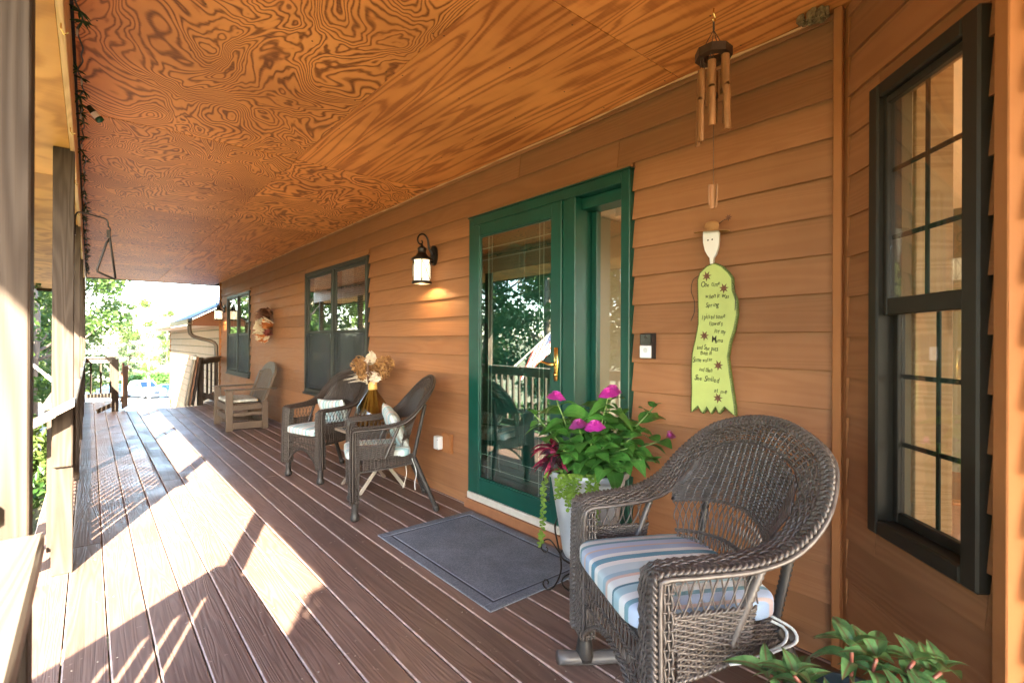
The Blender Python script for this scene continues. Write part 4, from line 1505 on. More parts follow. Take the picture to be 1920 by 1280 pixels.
def twist(mb, P, r, n, amp):
    """two reeds twined round each other along P"""
    P = np.asarray(P, float)
    Q = smoothpath(P, n)
    T = np.gradient(Q, axis=0)
    T /= np.linalg.norm(T, axis=1)[:, None]
    ref = np.array([0, 0, 1.0]) if abs(T[n // 2][2]) < 0.8 else np.array([0, 1.0, 0])
    B = np.cross(T, ref)
    B /= np.linalg.norm(B, axis=1)[:, None]
    C = np.cross(B, T)
    L = np.linalg.norm(np.diff(Q, axis=0), axis=1).sum()
    a = np.linspace(0, 2 * PI * L / 0.035, n)
    S2 = np.array([Q + B * (amp * np.cos(a + s))[:, None] + C * (amp * np.sin(a + s))[:, None] for s in (0, PI)])
    mb.sweeps(S2, np.broadcast_to(C, S2.shape), r, 4)
    return mb


RIM = [(.296, .036, .13), (.291, .038, .30), (.286, .038, .48), (.283, .036, .60), (.285, .020, .645), (.298, -.10, .655), (.312, -.24, .668), (.324, -.35, .712), (.320, -.44, .805), (.255, -.525, .912), (.135, -.568, .968), (0, -.582, .988)]
INN = [(.214, .036, .13), (.213, .037, .30), (.211, .037, .48), (.209, .035, .60), (.211, .008, .638), (.214, -.10, .646), (.226, -.24, .655), (.240, -.345, .688), (.240, -.42, .762), (.192, -.487, .852), (.10, -.522, .897), (0, -.533, .911)]


def crv(pts, t):
    """Catmull-Rom by index, t in [0, n-1]"""
    P = np.asarray(pts, float)
    P = np.vstack([P, P[-2::-1] * np.array([-1, 1, 1])])
    Q = np.vstack([2 * P[0] - P[1], P, 2 * P[-1] - P[-2]])
    t = np.clip(np.asarray(t, float), 0, len(P) - 1 - 1e-9)
    i = t.astype(int)
    f = (t - i)[..., None]
    a, b, c, d = Q[i], Q[i + 1], Q[i + 2], Q[i + 3]
    return 0.5 * (2 * b + (c - a) * f + (2 * a - 5 * b + 4 * c - d) * f ** 2 + (3 * b - a - 3 * c + d) * f ** 3)


_t = np.linspace(0, 2 * len(RIM) - 2, 1200)
_r = crv(RIM, _t)
_L = np.concatenate([[0], np.cumsum(np.linalg.norm(np.diff(_r, axis=0), axis=1))])
RIML = _L[-1]


def rim_t(u):
    return np.interp(np.asarray(u) * RIML, _L, _t)


def S_band(u, v):
    t = rim_t(np.clip(u, 0, 1))
    a, b = crv(RIM, t), crv(INN, t)
    v = np.asarray(v)[..., None]
    q = a + (b - a) * v
    # the rolled edge: belly the band a little
    q[..., 2] += 0.010 * np.sin(PI * v[..., 0]) * (q[..., 2] > 0.6)
    return q


def zt_back(x):
    return np.interp(np.abs(x), [0, .10, .192, .240], [.911, .897, .852, .762]) - 0.002


def zb_back(x):
    return .640 + .050 * (1 - (x / .236) ** 2)


def back_pt(x, z):
    # hollow back: meets the rolled band at its edge, narrower towards the seat
    x, z = np.broadcast_arrays(np.asarray(x, float), np.asarray(z, float))
    hw = np.interp(z, [.40, .44, .64, .70, .762, .852, .897, .915], [.150, .155, .232, .240, .240, .194, .105, .02])
    dy = np.interp(z, [.40, .64, .70, .762, .852, .911], [.06, .10, .105, .060, .018, -.008])
    yc = -.368 - .30 * (z - .40)
    x = np.clip(x, -hw, hw)
    return np.stack([x, yc + dy * (x / hw) ** 2, z], -1)


def S_back(u, v):
    x = -.236 + .472 * np.asarray(u)
    return back_pt(x, zb_back(x) + (zt_back(x) - zb_back(x)) * v)


def S_open(u, v):
    x = -.236 + .472 * np.asarray(u)
    z = .445 + (zb_back(x) - .445) * v
    return back_pt(x * np.interp(z, [.40, .44, .64, .70], [.150, .155, .232, .240]) / .240, z)


def S_low(u, v):
    x = -.150 + .30 * np.asarray(u)
    return back_pt(x, .385 + .06 * np.asarray(v))


def S_side(sx):
    def S(u, v):
        z = .432 + .096 * np.asarray(v)
        y = -.015 + (-.205 - .075 * (z - .27) / .38) * np.asarray(u)
        return np.stack(np.broadcast_arrays(sx * (.276 + .02 * (z - .26)), y, z), -1)
    return S


def S_sidelat(sx):
    def S(u, v):
        z = .529 + .113 * np.asarray(v)
        y = -.015 + (-.205 - .075 * (z - .27) / .38) * np.asarray(u)
        return np.stack(np.broadcast_arrays(sx * (.281 + .02 * (z - .26)), y, z), -1)
    return S


def S_apron(sx):
    def S(u, v):
        y = -.01 - .41 * np.asarray(u)
        zb = .345 + .02 * np.abs(np.asarray(u)) ** 1.6
        z = zb + (.436 - zb) * v
        return np.stack(np.broadcast_arrays(sx * (.276 - .085 * np.asarray(u) ** 1.3), y, z), -1)
    return S


def zb_front(x):
    return .150 + .125 * (1 - (x / .215) ** 2)


def S_front(u, v):
    x = -.215 + .43 * np.asarray(u)
    z = zb_front(x) + (.405 - zb_front(x)) * np.asarray(v)
    return np.stack(np.broadcast_arrays(x, .022 + 0 * z, z), -1)


def S_legside(sx, inner):
    """side faces of the woven front leg column"""
    def S(u, v):
        z = .13 + .50 * np.asarray(u)
        xo = .290 - .006 * (z - .13) / .5
        x = (xo if not inner else .216 - .003 * (z - .13) / .5)
        y = .034 - .055 * np.asarray(v)
        return np.stack(np.broadcast_arrays(sx * x, y, z), -1)
    return S


def wicker_meshes(W_):
    D = {}

    def add(name, mb, smooth=True):
        D.setdefault(name, []).append(mb.mesh(name, W_, smooth))

    m = MB()
    nb = int(RIML / 0.028)
    weave(m, S_band, nb, 10, 0.0042, 0.0042, 0.0040, mst=6)
    add("rolled_band", m)
    m = MB()
    u = np.linspace(0, 1, 620)
    P = crv(RIM, rim_t(u))
    I = crv(INN, rim_t(u))
    T = np.gradient(P, axis=0)
    T /= np.linalg.norm(T, axis=1)[:, None]
    nn = np.cross(I - P, T)
    sg = np.sign((nn * np.array([0, 0.3, 1.0])).sum(1))
    nn /= np.linalg.norm(nn, axis=1)[:, None]
    up_ = np.where((P[:, 2] > 0.63)[:, None], np.array([0, 0.15, 1.0]), np.array([0, 1.0, 0.0]))
    nn = nn * np.sign((nn * up_).sum(1))[:, None]
    braid(m, P + nn * 0.004, nn, 0.0050, 0.0125, 0.0045, RIML / 0.052)
    add("braided_rim", m)
    m = MB()
    o = (P - I)
    o /= np.linalg.norm(o, axis=1)[:, None]
    m.tube((P + o * 0.012 - nn * 0.012)[::4], 0.0075, 6)
    m.tube((I - nn * 0.008)[::4], 0.0075, 6)
    m.tube(((P * 0.5 + I * 0.5) - nn * 0.012)[::4], 0.006, 6)
    add("rim_frame", m)
    m = MB()
    weave(m, S_back, 19, 38, 0.0046, 0.0052, 0.0031, mst=14)
    add("woven_back", m)
    m = MB()
    lattice(m, S_open, 24, 0.13, 0.002, 0.0024)
    weave(m, S_low, 26, 8, 0.003, 0.003, 0.003, mst=4)
    xs = np.linspace(-.236, .236, 24)
    twist(m, S_open(np.linspace(0, 1, 24), np.full(24, 0.48)), 0.0042, 90, 0.004)
    twist(m, S_open(np.linspace(0, 1, 24), np.full(24, 0.99)), 0.0042, 90, 0.004)
    add("back_lattice", m)
    for sx in (-1, 1):
        m = MB()
        weave(m, S_side(sx), 9, 13, 0.0042, 0.0045, 0.0039, mst=8)
        weave(m, S_apron(sx), 16, 11, 0.0042, 0.0042, 0.0038, mst=6)
        twist(m, S_apron(sx)(np.linspace(0, 1, 20), np.full(20, 0.0)), 0.0060, 70, 0.0055)
        twist(m, S_side(sx)(np.linspace(0, 1, 8), np.full(8, 1.0)), 0.0045, 40, 0.004)
        add("woven_side", m)
        m = MB()
        lattice(m, S_sidelat(sx), 8, 0.16, 0.002, 0.0026)
        add("arm_lattice", m)
        m = MB()
        weave(m, S_legside(sx, False), 20, 5, 0.0035, 0.0035, 0.0040, mst=4)
        weave(m, S_legside(sx, True), 20, 5, 0.0035, 0.0035, 0.0040, mst=4)
        m.box((sx * .222, -.016, .13), (sx * .280, .026, .625))
        add("leg_weave", m)
        m = MB()
        wrapped(m, (sx * .284, -.292, .655), (sx * .276, -.195, .425), 0.0125, 15)
        add("arm_post", m)
    m = MB()
    uu = np.linspace(0, 1, 37)
    v = np.linspace(0, 1, 10)
    U, V = np.meshgrid(uu, v, indexing="ij")
    n = surf_n(S_front, U, V)
    k = np.arange(37)[:, None]
    U2 = np.clip(U + 0.016 * np.sin(2 * PI * V * 1.0 + PI * k), 0, 1)
    m.sweeps(S_front(U2, V) + n * (0.0025 * np.cos(3 * PI * V + PI * k))[..., None], n, 0.0029, 4)
    for q in (0.02, 0.36, 0.68, 1.0):
        x = np.linspace(-.215, .215, 20)
        lo = zb_front(x)
        z = lo if q < 0.1 else (.190 + (.405 - .190) * q if q > 0.5 else np.maximum(lo + 0.012, .278))
        pts = np.stack([x, np.full(20, .026), z + np.zeros(20)], 1)
        twist(m, pts, 0.0050 if q < 0.1 else 0.0036, 100, 0.005 if q < 0.1 else 0.0035)
    add("front_apron", m)
    m = MB()
    m.prism([(-.25, .01), (-.175, -.41), (.175, -.41), (.25, .01)], 2, .385, .402)
    for y, w_ in ((-.41, .18), (-.27, .20), (-.13, .23), (.0, .25)):
        m.tube([(-w_, y, .40), (w_, y, .40)], 0.010, 8)
    add("seat_frame", m)
    return D


def wicker_chair(name, label, loc, ang, D, rocker, group, scale=None):
    t = thing(name, label, "rocking chair" if rocker else "armchair", loc, ang, group, scale=scale)
    for nm, ms in D.items():
        for me in ms:
            q = put(nm, me, t)
            if nm not in ('arm_post', 'seat_frame', 'rim_frame'):
                q['kind'] = 'stuff'
    return t


DW = wicker_meshes(WICK)
WLEG = mat("wicker_leg_grey", (0.030, 0.027, 0.026), 0.45, var=0.2, vs=20, spec=0.35)


def legs_mesh(rocker):
    out = []
    for sx in (-1, 1):
        m = MB()
        z0 = 0.052 if rocker else 0.0
        wrapped(m, (sx * .252, .008, z0 + 0.03), (sx * .252, .008, .165), 0.023, 11, 12, 0.027)
        if rocker:
            m.lathe([(0.0, z0 - 0.02), (0.032, z0 - 0.02), (0.034, z0 + 0.0), (0.030, z0 + 0.035), (0.025, z0 + 0.06)], 14, Matrix.Translation((sx * .252, .008, 0)))
        else:
            m.lathe([(0.0, 0.0), (0.026, 0.0), (0.033, 0.012), (0.033, 0.03), (0.026, 0.045), (0.025, 0.06)], 14, Matrix.Translation((sx * .252, .008, 0)))
        out.append(m)
    for sx in (-1, 1):
        m = MB()
        foot = (sx * .196, -.60, .055) if rocker else (sx * .240, -.585, 0.0)
        knee = (sx * .184, -.415, .40)
        wrapped(m, foot, knee, 0.0175, 30, 10, 0.021)
        wrapped(m, knee, (sx * .205, -.495, .80), 0.014, 26, 8)
        if not rocker:
            d = np.array(knee) - np.array(foot)
            m.tube([foot, np.array(foot) + d * 0.035, np.array(foot) + d * 0.08, np.array(foot) + d * 0.12], [0.020, 0.024, 0.024, 0.019], 12)
        out.append(m)
    return out


LEGA = [m.mesh("leg", WLEG, True) for m in legs_mesh(False)]
LEGR = [m.mesh("leg", WLEG, True) for m in legs_mesh(True)]


def chair_at(mid, f, **kw):
    return (mid[0], mid[1], 0), math.atan2(f[1], f[0]) - PI / 2


GA = "brown wicker armchairs by the dried-flower table"
loc, a = chair_at((1.533, 3.68), (-.94, .33))
arm2 = wicker_chair("wicker_armchair", "dark brown wicker armchair nearer the green door, right of the dried flowers", loc, a, DW, False, GA)
for me in LEGA:
    put("leg", me, arm2)
loc1, a1_ = chair_at((1.518, 4.772), (-.965, -.26))
arm1 = copy_tree(arm2)
arm1.location, arm1.rotation_euler = loc1, (0, 0, a1_)
arm1["label"] = "dark brown wicker armchair under the double window, left of the dried flowers"
RSC = (1.18, 1.02, 1.0)
f0 = Vector((-.876, .482, 0))
l0 = Vector((.482, .876, 0))
L1 = Vector((1.455, 1.305, 0))
midr = Vector((1.358, 1.068, 0))
rock_a = math.atan2(f0.y, f0.x) - PI / 2
rocker = wicker_chair("wicker_rocking_chair", "large brown wicker rocking chair with round braided back in the right foreground", (midr.x, midr.y, 0.0), rock_a, DW, True, None, RSC)
for me in LEGR:
    put("leg", me, rocker)
for sx in (-1, 1):
    pts = [(sx * .252, .115, .048), (sx * .252, .0, .034), (sx * .250, -.15, .0262), (sx * .244, -.32, .0262), (sx * .220, -.48, .034), (sx * .196, -.62, .050), (sx * .175, -.84, .085)]
    obj("rocker_runner", MB().tube(smoothpath(pts, 26), 0.025, 12), mat("runner_grey", (0.10, 0.095, 0.095), 0.38, spec=0.5) if sx < 0 else bpy.data.materials["runner_grey"], rocker, True)


for ch in list(rocker.children):
    if ch.data.materials[0] is WICK:
        ch.material_slots[0].link = "OBJECT"
        ch.material_slots[0].material = WICKR


# ------------------------------------------------------------------ cushions and pillows
def superbox(a, b, h, e=0.32, crown=0.3, nu=56, nv=28, sag=0.0):
    th = np.linspace(-PI / 2, PI / 2, nv)
    ph = np.linspace(0, 2 * PI, nu, endpoint=False)

    def sp(x, e_):
        return np.sign(x) * np.abs(x) ** e_

    T, P = np.meshgrid(th, ph, indexing="ij")
    x = a * sp(np.cos(T), e) * sp(np.cos(P), e)
    y = b * sp(np.cos(T), e) * sp(np.sin(P), e)
    z = h * sp(np.sin(T), e * 1.1)
    bulge = np.clip(1 - (x / a) ** 2, 0, 1) * np.clip(1 - (y / b) ** 2, 0, 1)
    z = z * (1 + crown * bulge)
    z = np.where(z > 0, z, z * 0.75)
    i = np.arange(nv - 1)[:, None] * nu
    j = np.arange(nu)[None, :]
    j2 = (j + 1) % nu
    f = np.stack(np.broadcast_arrays(i + j, i + j2, i + nu + j2, i + nu + j), -1).reshape(-1, 4)
    return MB().quads(np.stack([x, y, z], -1).reshape(-1, 3), f)


def pillowmesh(a, b, t, n=26):
    g = np.linspace(-1, 1, n)
    U, V = np.meshgrid(g, g, indexing="ij")
    x = a * U * (1 - 0.07 * (1 - V ** 2))
    y = b * V * (1 - 0.09 * (1 - U ** 2))
    h = t * np.clip((1 - U ** 4) * (1 - V ** 4), 0, 1) ** 0.55
    h = h * (1 + 0.06 * np.sin(7 * U + 3 * V) + 0.05 * np.sin(5 * V - 2 * U))
    m = MB()
    i = np.arange(n - 1)[:, None] * n + np.arange(n - 1)[None, :]
    f = np.stack([i, i + n, i + n + 1, i + 1], -1).reshape(-1, 4)
    m.quads(np.stack([x, y, h], -1).reshape(-1, 3), f)
    m.quads(np.stack([x, y, -h * 0.9], -1).reshape(-1, 3), f[:, ::-1])
    return m


PAL = [(1.0, (0.46, 0.60, 0.68)), (.6, (0.70, 0.75, 0.77)), (.7, (0.14, 0.31, 0.42)), (.5, (0.70, 0.75, 0.77)), (.8, (0.36, 0.48, 0.66)), (.22, (0.58, 0.46, 0.42)), (.8, (0.44, 0.54, 0.70)), (.4, (0.18, 0.33, 0.40)), (.7, (0.70, 0.75, 0.77)), (.8, (0.36, 0.54, 0.62)), (.25, (0.10, 0.21, 0.27)), (.8, (0.64, 0.71, 0.74)), (.35, (0.58, 0.46, 0.42)), (.5, (0.30, 0.45, 0.56))]
STRIPE = stripemat("striped_canvas", PAL, 0.335, 0, 0.1)
PALP = [(1.0, (0.52, 0.58, 0.58)), (.45, (0.26, 0.40, 0.43)), (.7, (0.54, 0.60, 0.59)), (.35, (0.38, 0.38, 0.35)), (.8, (0.40, 0.54, 0.56)), (.4, (0.22, 0.37, 0.40)), (.9, (0.56, 0.61, 0.60)), (.35, (0.52, 0.37, 0.33))]
STRIPEP = stripemat("pale_striped_canvas", PALP, 0.20, 0, 0.3)
TIE = mat("cushion_tie", (0.74, 0.78, 0.76), 0.9)


def chair_cushion(label, mid, ang, sc_, mat_, size, z, group, ties=()):
    cm = thing("seat_cushion", label, "cushion", (mid[0], mid[1], 0), ang, group, scale=sc_)
    obj("cushion", superbox(size[0], size[1], size[2], 0.30, 0.28), mat_, cm, True, Matrix.Translation((0, size[3], z)))
    pw = smoothpath([(size[0] * c, size[1] * s, 0) for c, s in ((1, -.9), (1, .9), (.93, 1), (-.93, 1), (-1, .9), (-1, -.9), (-.93, -1), (.93, -1), (1, -.9))], 80)
    for T_ in ties:
        obj("tie", MB().tube(smoothpath(T_, 22), 0.0045, 5, squash=0.6), TIE, cm, True)
    return cm


chair_cushion("thick blue and peach striped cushion on the wicker rocking chair", (midr.x, midr.y), rock_a, RSC, STRIPE, (.232, .240, .044, -.175), .474, "seat cushions",
              [[(-.195, -.38, .43), (-.225, -.415, .415), (-.238, -.40, .385), (-.245, -.33, .368), (-.262, -.25, .362), (-.268, -.20, .366)],
               [(-.195, -.39, .44), (-.235, -.43, .42), (-.250, -.425, .39), (-.252, -.35, .372), (-.268, -.29, .362)]])
chair_cushion("pale aqua seat cushion on the armchair nearer the green door", loc[:2], a, None, STRIPEP, (.225, .235, .040, -.165), .445, "seat cushions",
              [[(.215, -.39, .42), (.235, -.43, .40), (.245, -.43, .33), (.232, -.42, .26), (.245, -.43, .17), (.238, -.40, .06)], [(.215, -.39, .42), (.255, -.45, .36), (.25, -.46, .28), (.238, -.43, .25), (.24, -.42, .31), (.225, -.40, .39)],
               [(-.20, -.40, .40), (-.22, -.43, .30), (-.215, -.42, .22), (-.23, -.42, .17)]])
chair_cushion("pale aqua seat cushion on the armchair under the double window", loc1[:2], a1_, None, STRIPEP, (.225, .235, .040, -.165), .445, "seat cushions",
              [[(.20, -.40, .40), (.22, -.43, .30), (.215, -.42, .22)]])


def pillow(label, mid, ang, M_, size):
    p = thing("throw_pillow", label, "pillow", (mid[0], mid[1], 0), ang, "striped throw pillows")
    obj("pillow", pillowmesh(*size), STRIPEP, p, True, M_)
    return p


pillow("striped throw pillow standing upright in the armchair nearer the green door", loc[:2], a, Matrix.Translation((0.015, -.305, .605)) @ Matrix.Rotation(R(66), 4, "X") @ Matrix.Rotation(R(8), 4, "Z"), (.195, .165, .055))
pillow("wide striped throw pillow in the armchair under the double window", loc1[:2], a1_, Matrix.Translation((0.0, -.315, .585)) @ Matrix.Rotation(R(68), 4, "X") @ Matrix.Rotation(R(-3), 4, "Z"), (.205, .135, .055))
# ------------------------------------------------------------------ glider chair
gl = thing("glider_chair", "taupe wooden glider chair with arched slat back under the far window", "chair", (1.50, 8.37, 0), R(90), scale=(1.22, 1, 1))
for sx in (-1, 1):
    x = sx * 0.345
    obj("front_post", MB().box((x - 0.020, -0.045, 0.0), (x + 0.020, 0.045, 0.560), 0.004), TAUPE, gl)
    obj("rear_post", MB().box((x - 0.018, -0.505, 0.0), (x + 0.018, -0.420, 0.40), 0.004), TAUPE, gl)
    obj("base_rail", MB().box((x - 0.016, -0.419, 0.02), (x + 0.016, -0.046, 0.12), 0.004), TAUPE, gl)
    obj("stretcher", MB().box((x - 0.014, -0.419, 0.20), (x + 0.014, -0.046, 0.255), 0.004), TAUPE, gl)
    obj("seat_rail", MB().box((x - 0.016, -0.419, 0.285), (x + 0.016, -0.046, 0.36), 0.004), TAUPE, gl)
    obj("armrest", MB().box((x - 0.05, -0.62, 0.561), (x + 0.05, 0.06, 0.583), 0.006), TAUPE, gl)
    obj("back_stile", MB().bar((x * 0.93, -0.42, 0.30), (x * 0.93, -0.60, 0.80), 0.07, 0.032, 0.004, roll=(0, 1, 0)), TAUPE, gl)
obj("front_rail", MB().box((-0.324, -0.02, 0.27), (0.324, 0.012, 0.36), 0.004), TAUPE, gl)
obj("rear_rail", MB().box((-0.326, -0.49, 0.05), (0.326, -0.46, 0.13), 0.004), TAUPE, gl)
obj("low_rail", MB().box((-0.324, -0.018, 0.14), (0.324, 0.010, 0.22), 0.004), TAUPE, gl)
for i in range(6):
    obj("seat_slat", MB().box((-0.322, -0.42 + 0.068 * i, 0.361), (0.322, -0.36 + 0.068 * i, 0.376), 0.003), TAUPE, gl)


def bp(x, z):
    """point in the glider's leaning back plane"""
    return (x, -0.42 - 0.36 * (z - 0.30), z)


arch = []
for t in np.linspace(0, PI, 25):
    arch.append(bp(0.315 * math.cos(t), 0.775 + 0.175 * math.sin(t)))
ob = MB()
for q0, q1 in zip(arch[:-1], arch[1:]):
    pass
A_ = np.array(arch)
inner = np.array([bp(0.245 * math.cos(t), 0.745 + 0.10 * math.sin(t)) for t in np.linspace(0, PI, 25)])
off = np.array([0, -0.026, -0.008])
v = np.concatenate([A_, inner, A_ + off, inner + off])
n = 25
f = []
for i in range(n - 1):
    f += [(i, i + 1, n + i + 1, n + i), (2 * n + i, 3 * n + i, 3 * n + i + 1, 2 * n + i + 1), (i, 2 * n + i, 2 * n + i + 1, i + 1), (n + i, n + i + 1, 3 * n + i + 1, 3 * n + i)]
f += [(0, n, 3 * n, 2 * n), (n - 1, 3 * n - 1, 4 * n - 1, 2 * n - 1)]
obj("arched_crest", ob.add(v, f), TAUPE, gl)
for i in range(12):
    x = -0.242 + 0.044 * i
    zt = 0.735 + 0.105 * math.sqrt(max(0, 1 - (x / 0.262) ** 2))
    a_, b_ = bp(x, 0.37), bp(x, zt)
    obj("back_slat", MB().bar((a_[0], a_[1] - 0.012, a_[2]), (b_[0], b_[1] - 0.012, b_[2]), 0.026, 0.012, 0.002, roll=(0, 1, 0)), TAUPE, gl)
obj("back_rail", MB().box((-0.29, -0.47, 0.33), (0.29, -0.44, 0.385), 0.003), TAUPE, gl)
CUSHP = mat("faded_print", (0.52, 0.53, 0.47), 0.9, var=0.42, vs=22)
gc = thing("seat_cushion", "flat faded patterned cushion on the taupe glider chair", "cushion", (1.50, 8.37, 0), R(90), "seat cushions", scale=(1.22, 1, 1))
obj("cushion", superbox(0.315, 0.215, 0.026, 0.34, 0.25), CUSHP, gc, True, Matrix.Translation((0, -0.195, 0.405)))

# ------------------------------------------------------------------ side table with vase of dried flowers
tb = thing("side_table", "small folding side table with glass top between the two wicker armchairs", "table", (1.92, 4.195, 0))
FR = mat("table_frame", (0.50, 0.46, 0.40), 0.4, metal=0.3)
for sx in (-1, 1):
    for sy in (-1, 1):
        obj("leg", MB().bar((sx * 0.205, sy * 0.19, 0.0), (-sx * 0.17, sy * 0.19 + 0.014 * sx, 0.485), 0.020, 0.028, 0.003), FR if sy < 0 else mat("table_leg_brown", (0.16, 0.12, 0.09), 0.4), tb)
obj("top_frame", MB().box((-0.26, -0.225, 0.486), (0.26, -0.195, 0.508), 0.003).box((-0.26, 0.195, 0.486), (0.26, 0.225, 0.508), 0.003).box((-0.26, -0.194, 0.486), (-0.23, 0.194, 0.508), 0.003).box((0.23, -0.194, 0.486), (0.26, 0.194, 0.508), 0.003), mat("table_rim", (0.22, 0.17, 0.13), 0.35), tb)
obj("glass_top", MB().box((-0.229, -0.193, 0.499), (0.229, 0.193, 0.505)), glassmat("smoked_glass", (0.35, 0.38, 0.38), 1.6), tb)
vs = thing("glass_vase", "amber glass vase on the side table holding dried flowers", "vase", (1.915, 4.20, 0.509))
prof = [(0.0, 0.0), (0.085, 0.0), (0.125, 0.02), (0.150, 0.07), (0.152, 0.12), (0.135, 0.18), (0.100, 0.24), (0.062, 0.295), (0.040, 0.335), (0.036, 0.38), (0.042, 0.40)]
prof = [(r, z) for r, z in prof]
full = smoothpath([(r, 0, z) for r, z in prof], 34)
obj("vase", MB().lathe([(p[0], p[2]) for p in full], 32), glassmat("amber_glass", (0.66, 0.54, 0.30), 1.6), vs, True)
obj("neck_band", MB().lathe([(0.0385, 0.335), (0.041, 0.34), (0.0395, 0.362), (0.0375, 0.385), (0.044, 0.402), (0.043, 0.404)], 20), mat("gold_band", (0.55, 0.34, 0.10), 0.4), vs, True)
df = thing("dried_bouquet", "bunch of dried tan hydrangea heads and pale leaves standing in the amber vase", "flowers", (1.915, 4.20, 0.512))
stq = random.Random(9)
st_ = MB()
for i in range(34):
    a_ = stq.uniform(0, 2 * PI)
    r0 = stq.uniform(0.02, 0.125)
    st_.tube(smoothpath([(r0 * math.cos(a_), r0 * math.sin(a_), 0.012), (r0 * 0.75 * math.cos(a_), r0 * 0.75 * math.sin(a_), 0.17), (0.018 * math.cos(a_), 0.018 * math.sin(a_), 0.36), (0.05 * math.cos(a_ + 2), 0.05 * math.sin(a_ + 2), 0.47)], 12), 0.0032, 5)
obj("stem", st_, mat("straw_stem", (0.24, 0.17, 0.07), 0.7, var=0.35, vs=30), df)["kind"] = "stuff"
HYD = [leafmat("hydrangea_tan", (0.30, 0.15, 0.055), (0.46, 0.27, 0.105), 0.8, 0.2, 0.1, 40), leafmat("hydrangea_brown", (0.19, 0.085, 0.04), (0.33, 0.18, 0.075), 0.8, 0.2, 0.1, 40)]
for i, (c, r_) in enumerate((((-0.080, 0.066, 0.55), 0.085), ((-0.055, 0.05, 0.47), 0.065), ((0.080, -0.066, 0.55), 0.085), ((0.06, -0.05, 0.48), 0.065), ((0.05, 0.05, 0.53), 0.06))):
    obj("flower_head", leafcluster(MB(), [c], [(r_, r_, r_)], 150, 0.036), HYD[0], df)
    obj("flower_head", leafcluster(MB(), [c], [(r_, r_, r_)], 150, 0.034), HYD[1], df)
PALEL = leafmat("dried_pale_leaf", (0.58, 0.50, 0.40), (0.72, 0.68, 0.60), 0.8, 0.3, 0.1, 20)
pl_ = MB()
leafcluster(pl_, [(-0.02, 0.02, 0.44), (0.0, 0.10, 0.43), (0.0, -0.06, 0.44), (-0.02, 0.0, 0.60)], [(0.05, 0.06, 0.05), (0.05, 0.07, 0.03), (0.04, 0.05, 0.05), (0.04, 0.05, 0.05)], 26, 0.075)
obj("pale_leaf", pl_, PALEL, df)["kind"] = "stuff"
pam = MB()
for i in range(60):
    a_ = R(stq.uniform(70, 150))
    L = stq.uniform(0.08, 0.20)
    z_ = stq.uniform(0.40, 0.46)
    pam.tube([(0, 0.03, z_ - 0.02), (-0.04 + L * 0.5 * math.cos(a_), 0.03 + L * 0.5 * math.sin(a_), z_ + 0.01), (-0.05 + L * math.cos(a_), 0.03 + L * math.sin(a_), z_ - 0.01)], [0.0015, 0.0025, 0.0008], 4)
obj("grass_plume", pam, PALEL, df)["kind"] = "stuff"
obj("dark_pod_stalk", MB().tube(smoothpath([(-0.035, -0.005, 0.39), (-0.05, -0.012, 0.48), (-0.045, 0.0, 0.56), (-0.04, -0.01, 0.60)], 12), [0.010, 0.012, 0.012, 0.011, 0.012, 0.011, 0.012, 0.011, 0.01, 0.009, 0.007, 0.004], 7), mat("dark_pod", (0.10, 0.05, 0.03), 0.7), df, True)

# ------------------------------------------------------------------ door mat
def matmat():
    m, n, b = nodes("grey_matting")
    v = coords(n)
    w1 = N_(n, "ShaderNodeTexWave", wave_type="BANDS", bands_direction="X")
    w1.inputs["Scale"].default_value = 62
    w2 = N_(n, "ShaderNodeTexWave", wave_type="BANDS", bands_direction="Y")
    w2.inputs["Scale"].default_value = 62
    n.links.new(v, w1.inputs[0])
    n.links.new(v, w2.inputs[0])
    h = math_(n, "MULTIPLY", w1.outputs["Fac"], w2.outputs["Fac"])
    d = noise(n, v, 260.0, 3.0, 0.7)
    g = noise(n, v, 5.0, 4.0, 0.6)
    hh = math_(n, "ADD", math_(n, "MULTIPLY", h, 0.55), math_(n, "ADD", math_(n, "MULTIPLY", d, 0.42), math_(n, "MULTIPLY", noise(n, v, 85.0, 2.0, 0.7), 0.42)))
    c = ramp(n, math_(n, "ADD", math_(n, "MULTIPLY", hh, 0.75), math_(n, "MULTIPLY", g, 0.3)), [(0.25, (0.036, 0.041, 0.053)), (0.5, (0.110, 0.124, 0.155)), (0.8, (0.33, 0.355, 0.41))])
    n.links.new(c, b.inputs["Base Color"])
    b.inputs["Roughness"].default_value = 0.95
    b.inputs["Specular IOR Level"].default_value = 0.2
    bump(n, b, hh, 0.8, 0.004)
    return m


MATM = matmat()
dm = thing("door_mat", "flat grey woven door mat lying in front of the green door", "mat", (1.815, 2.475, 0.0015))
hw, hl = 0.372, 0.605
obj("mat_field", MB().box((-hw + 0.075, -hl + 0.075, 0), (hw - 0.075, hl - 0.075, 0.009), 0.002), MATM, dm)
bd_ = MB()
for (x0, x1, y0, y1) in ((-hw, hw, -hl, -hl + 0.058), (-hw, hw, hl - 0.058, hl), (-hw, -hw + 0.058, -hl + 0.0585, hl - 0.0585), (hw - 0.058, hw, -hl + 0.0585, hl - 0.0585)):
    bd_.box((x0, y0, 0), (x1, y1, 0.010), 0.003)
obj("mat_border", bd_, MATM, dm)
gr_ = MB()
for (x0, x1, y0, y1) in ((-hw + 0.060, hw - 0.060, -hl + 0.060, -hl + 0.073), (-hw + 0.060, hw - 0.060, hl - 0.073, hl - 0.060), (-hw + 0.060, -hw + 0.073, -hl + 0.0735, hl - 0.0735), (hw - 0.073, hw - 0.060, -hl + 0.0735, hl - 0.0735)):
    gr_.box((x0, y0, 0), (x1, y1, 0.0055))
obj("mat_groove", gr_, mat("mat_groove", (0.05, 0.056, 0.072), 0.9), dm)

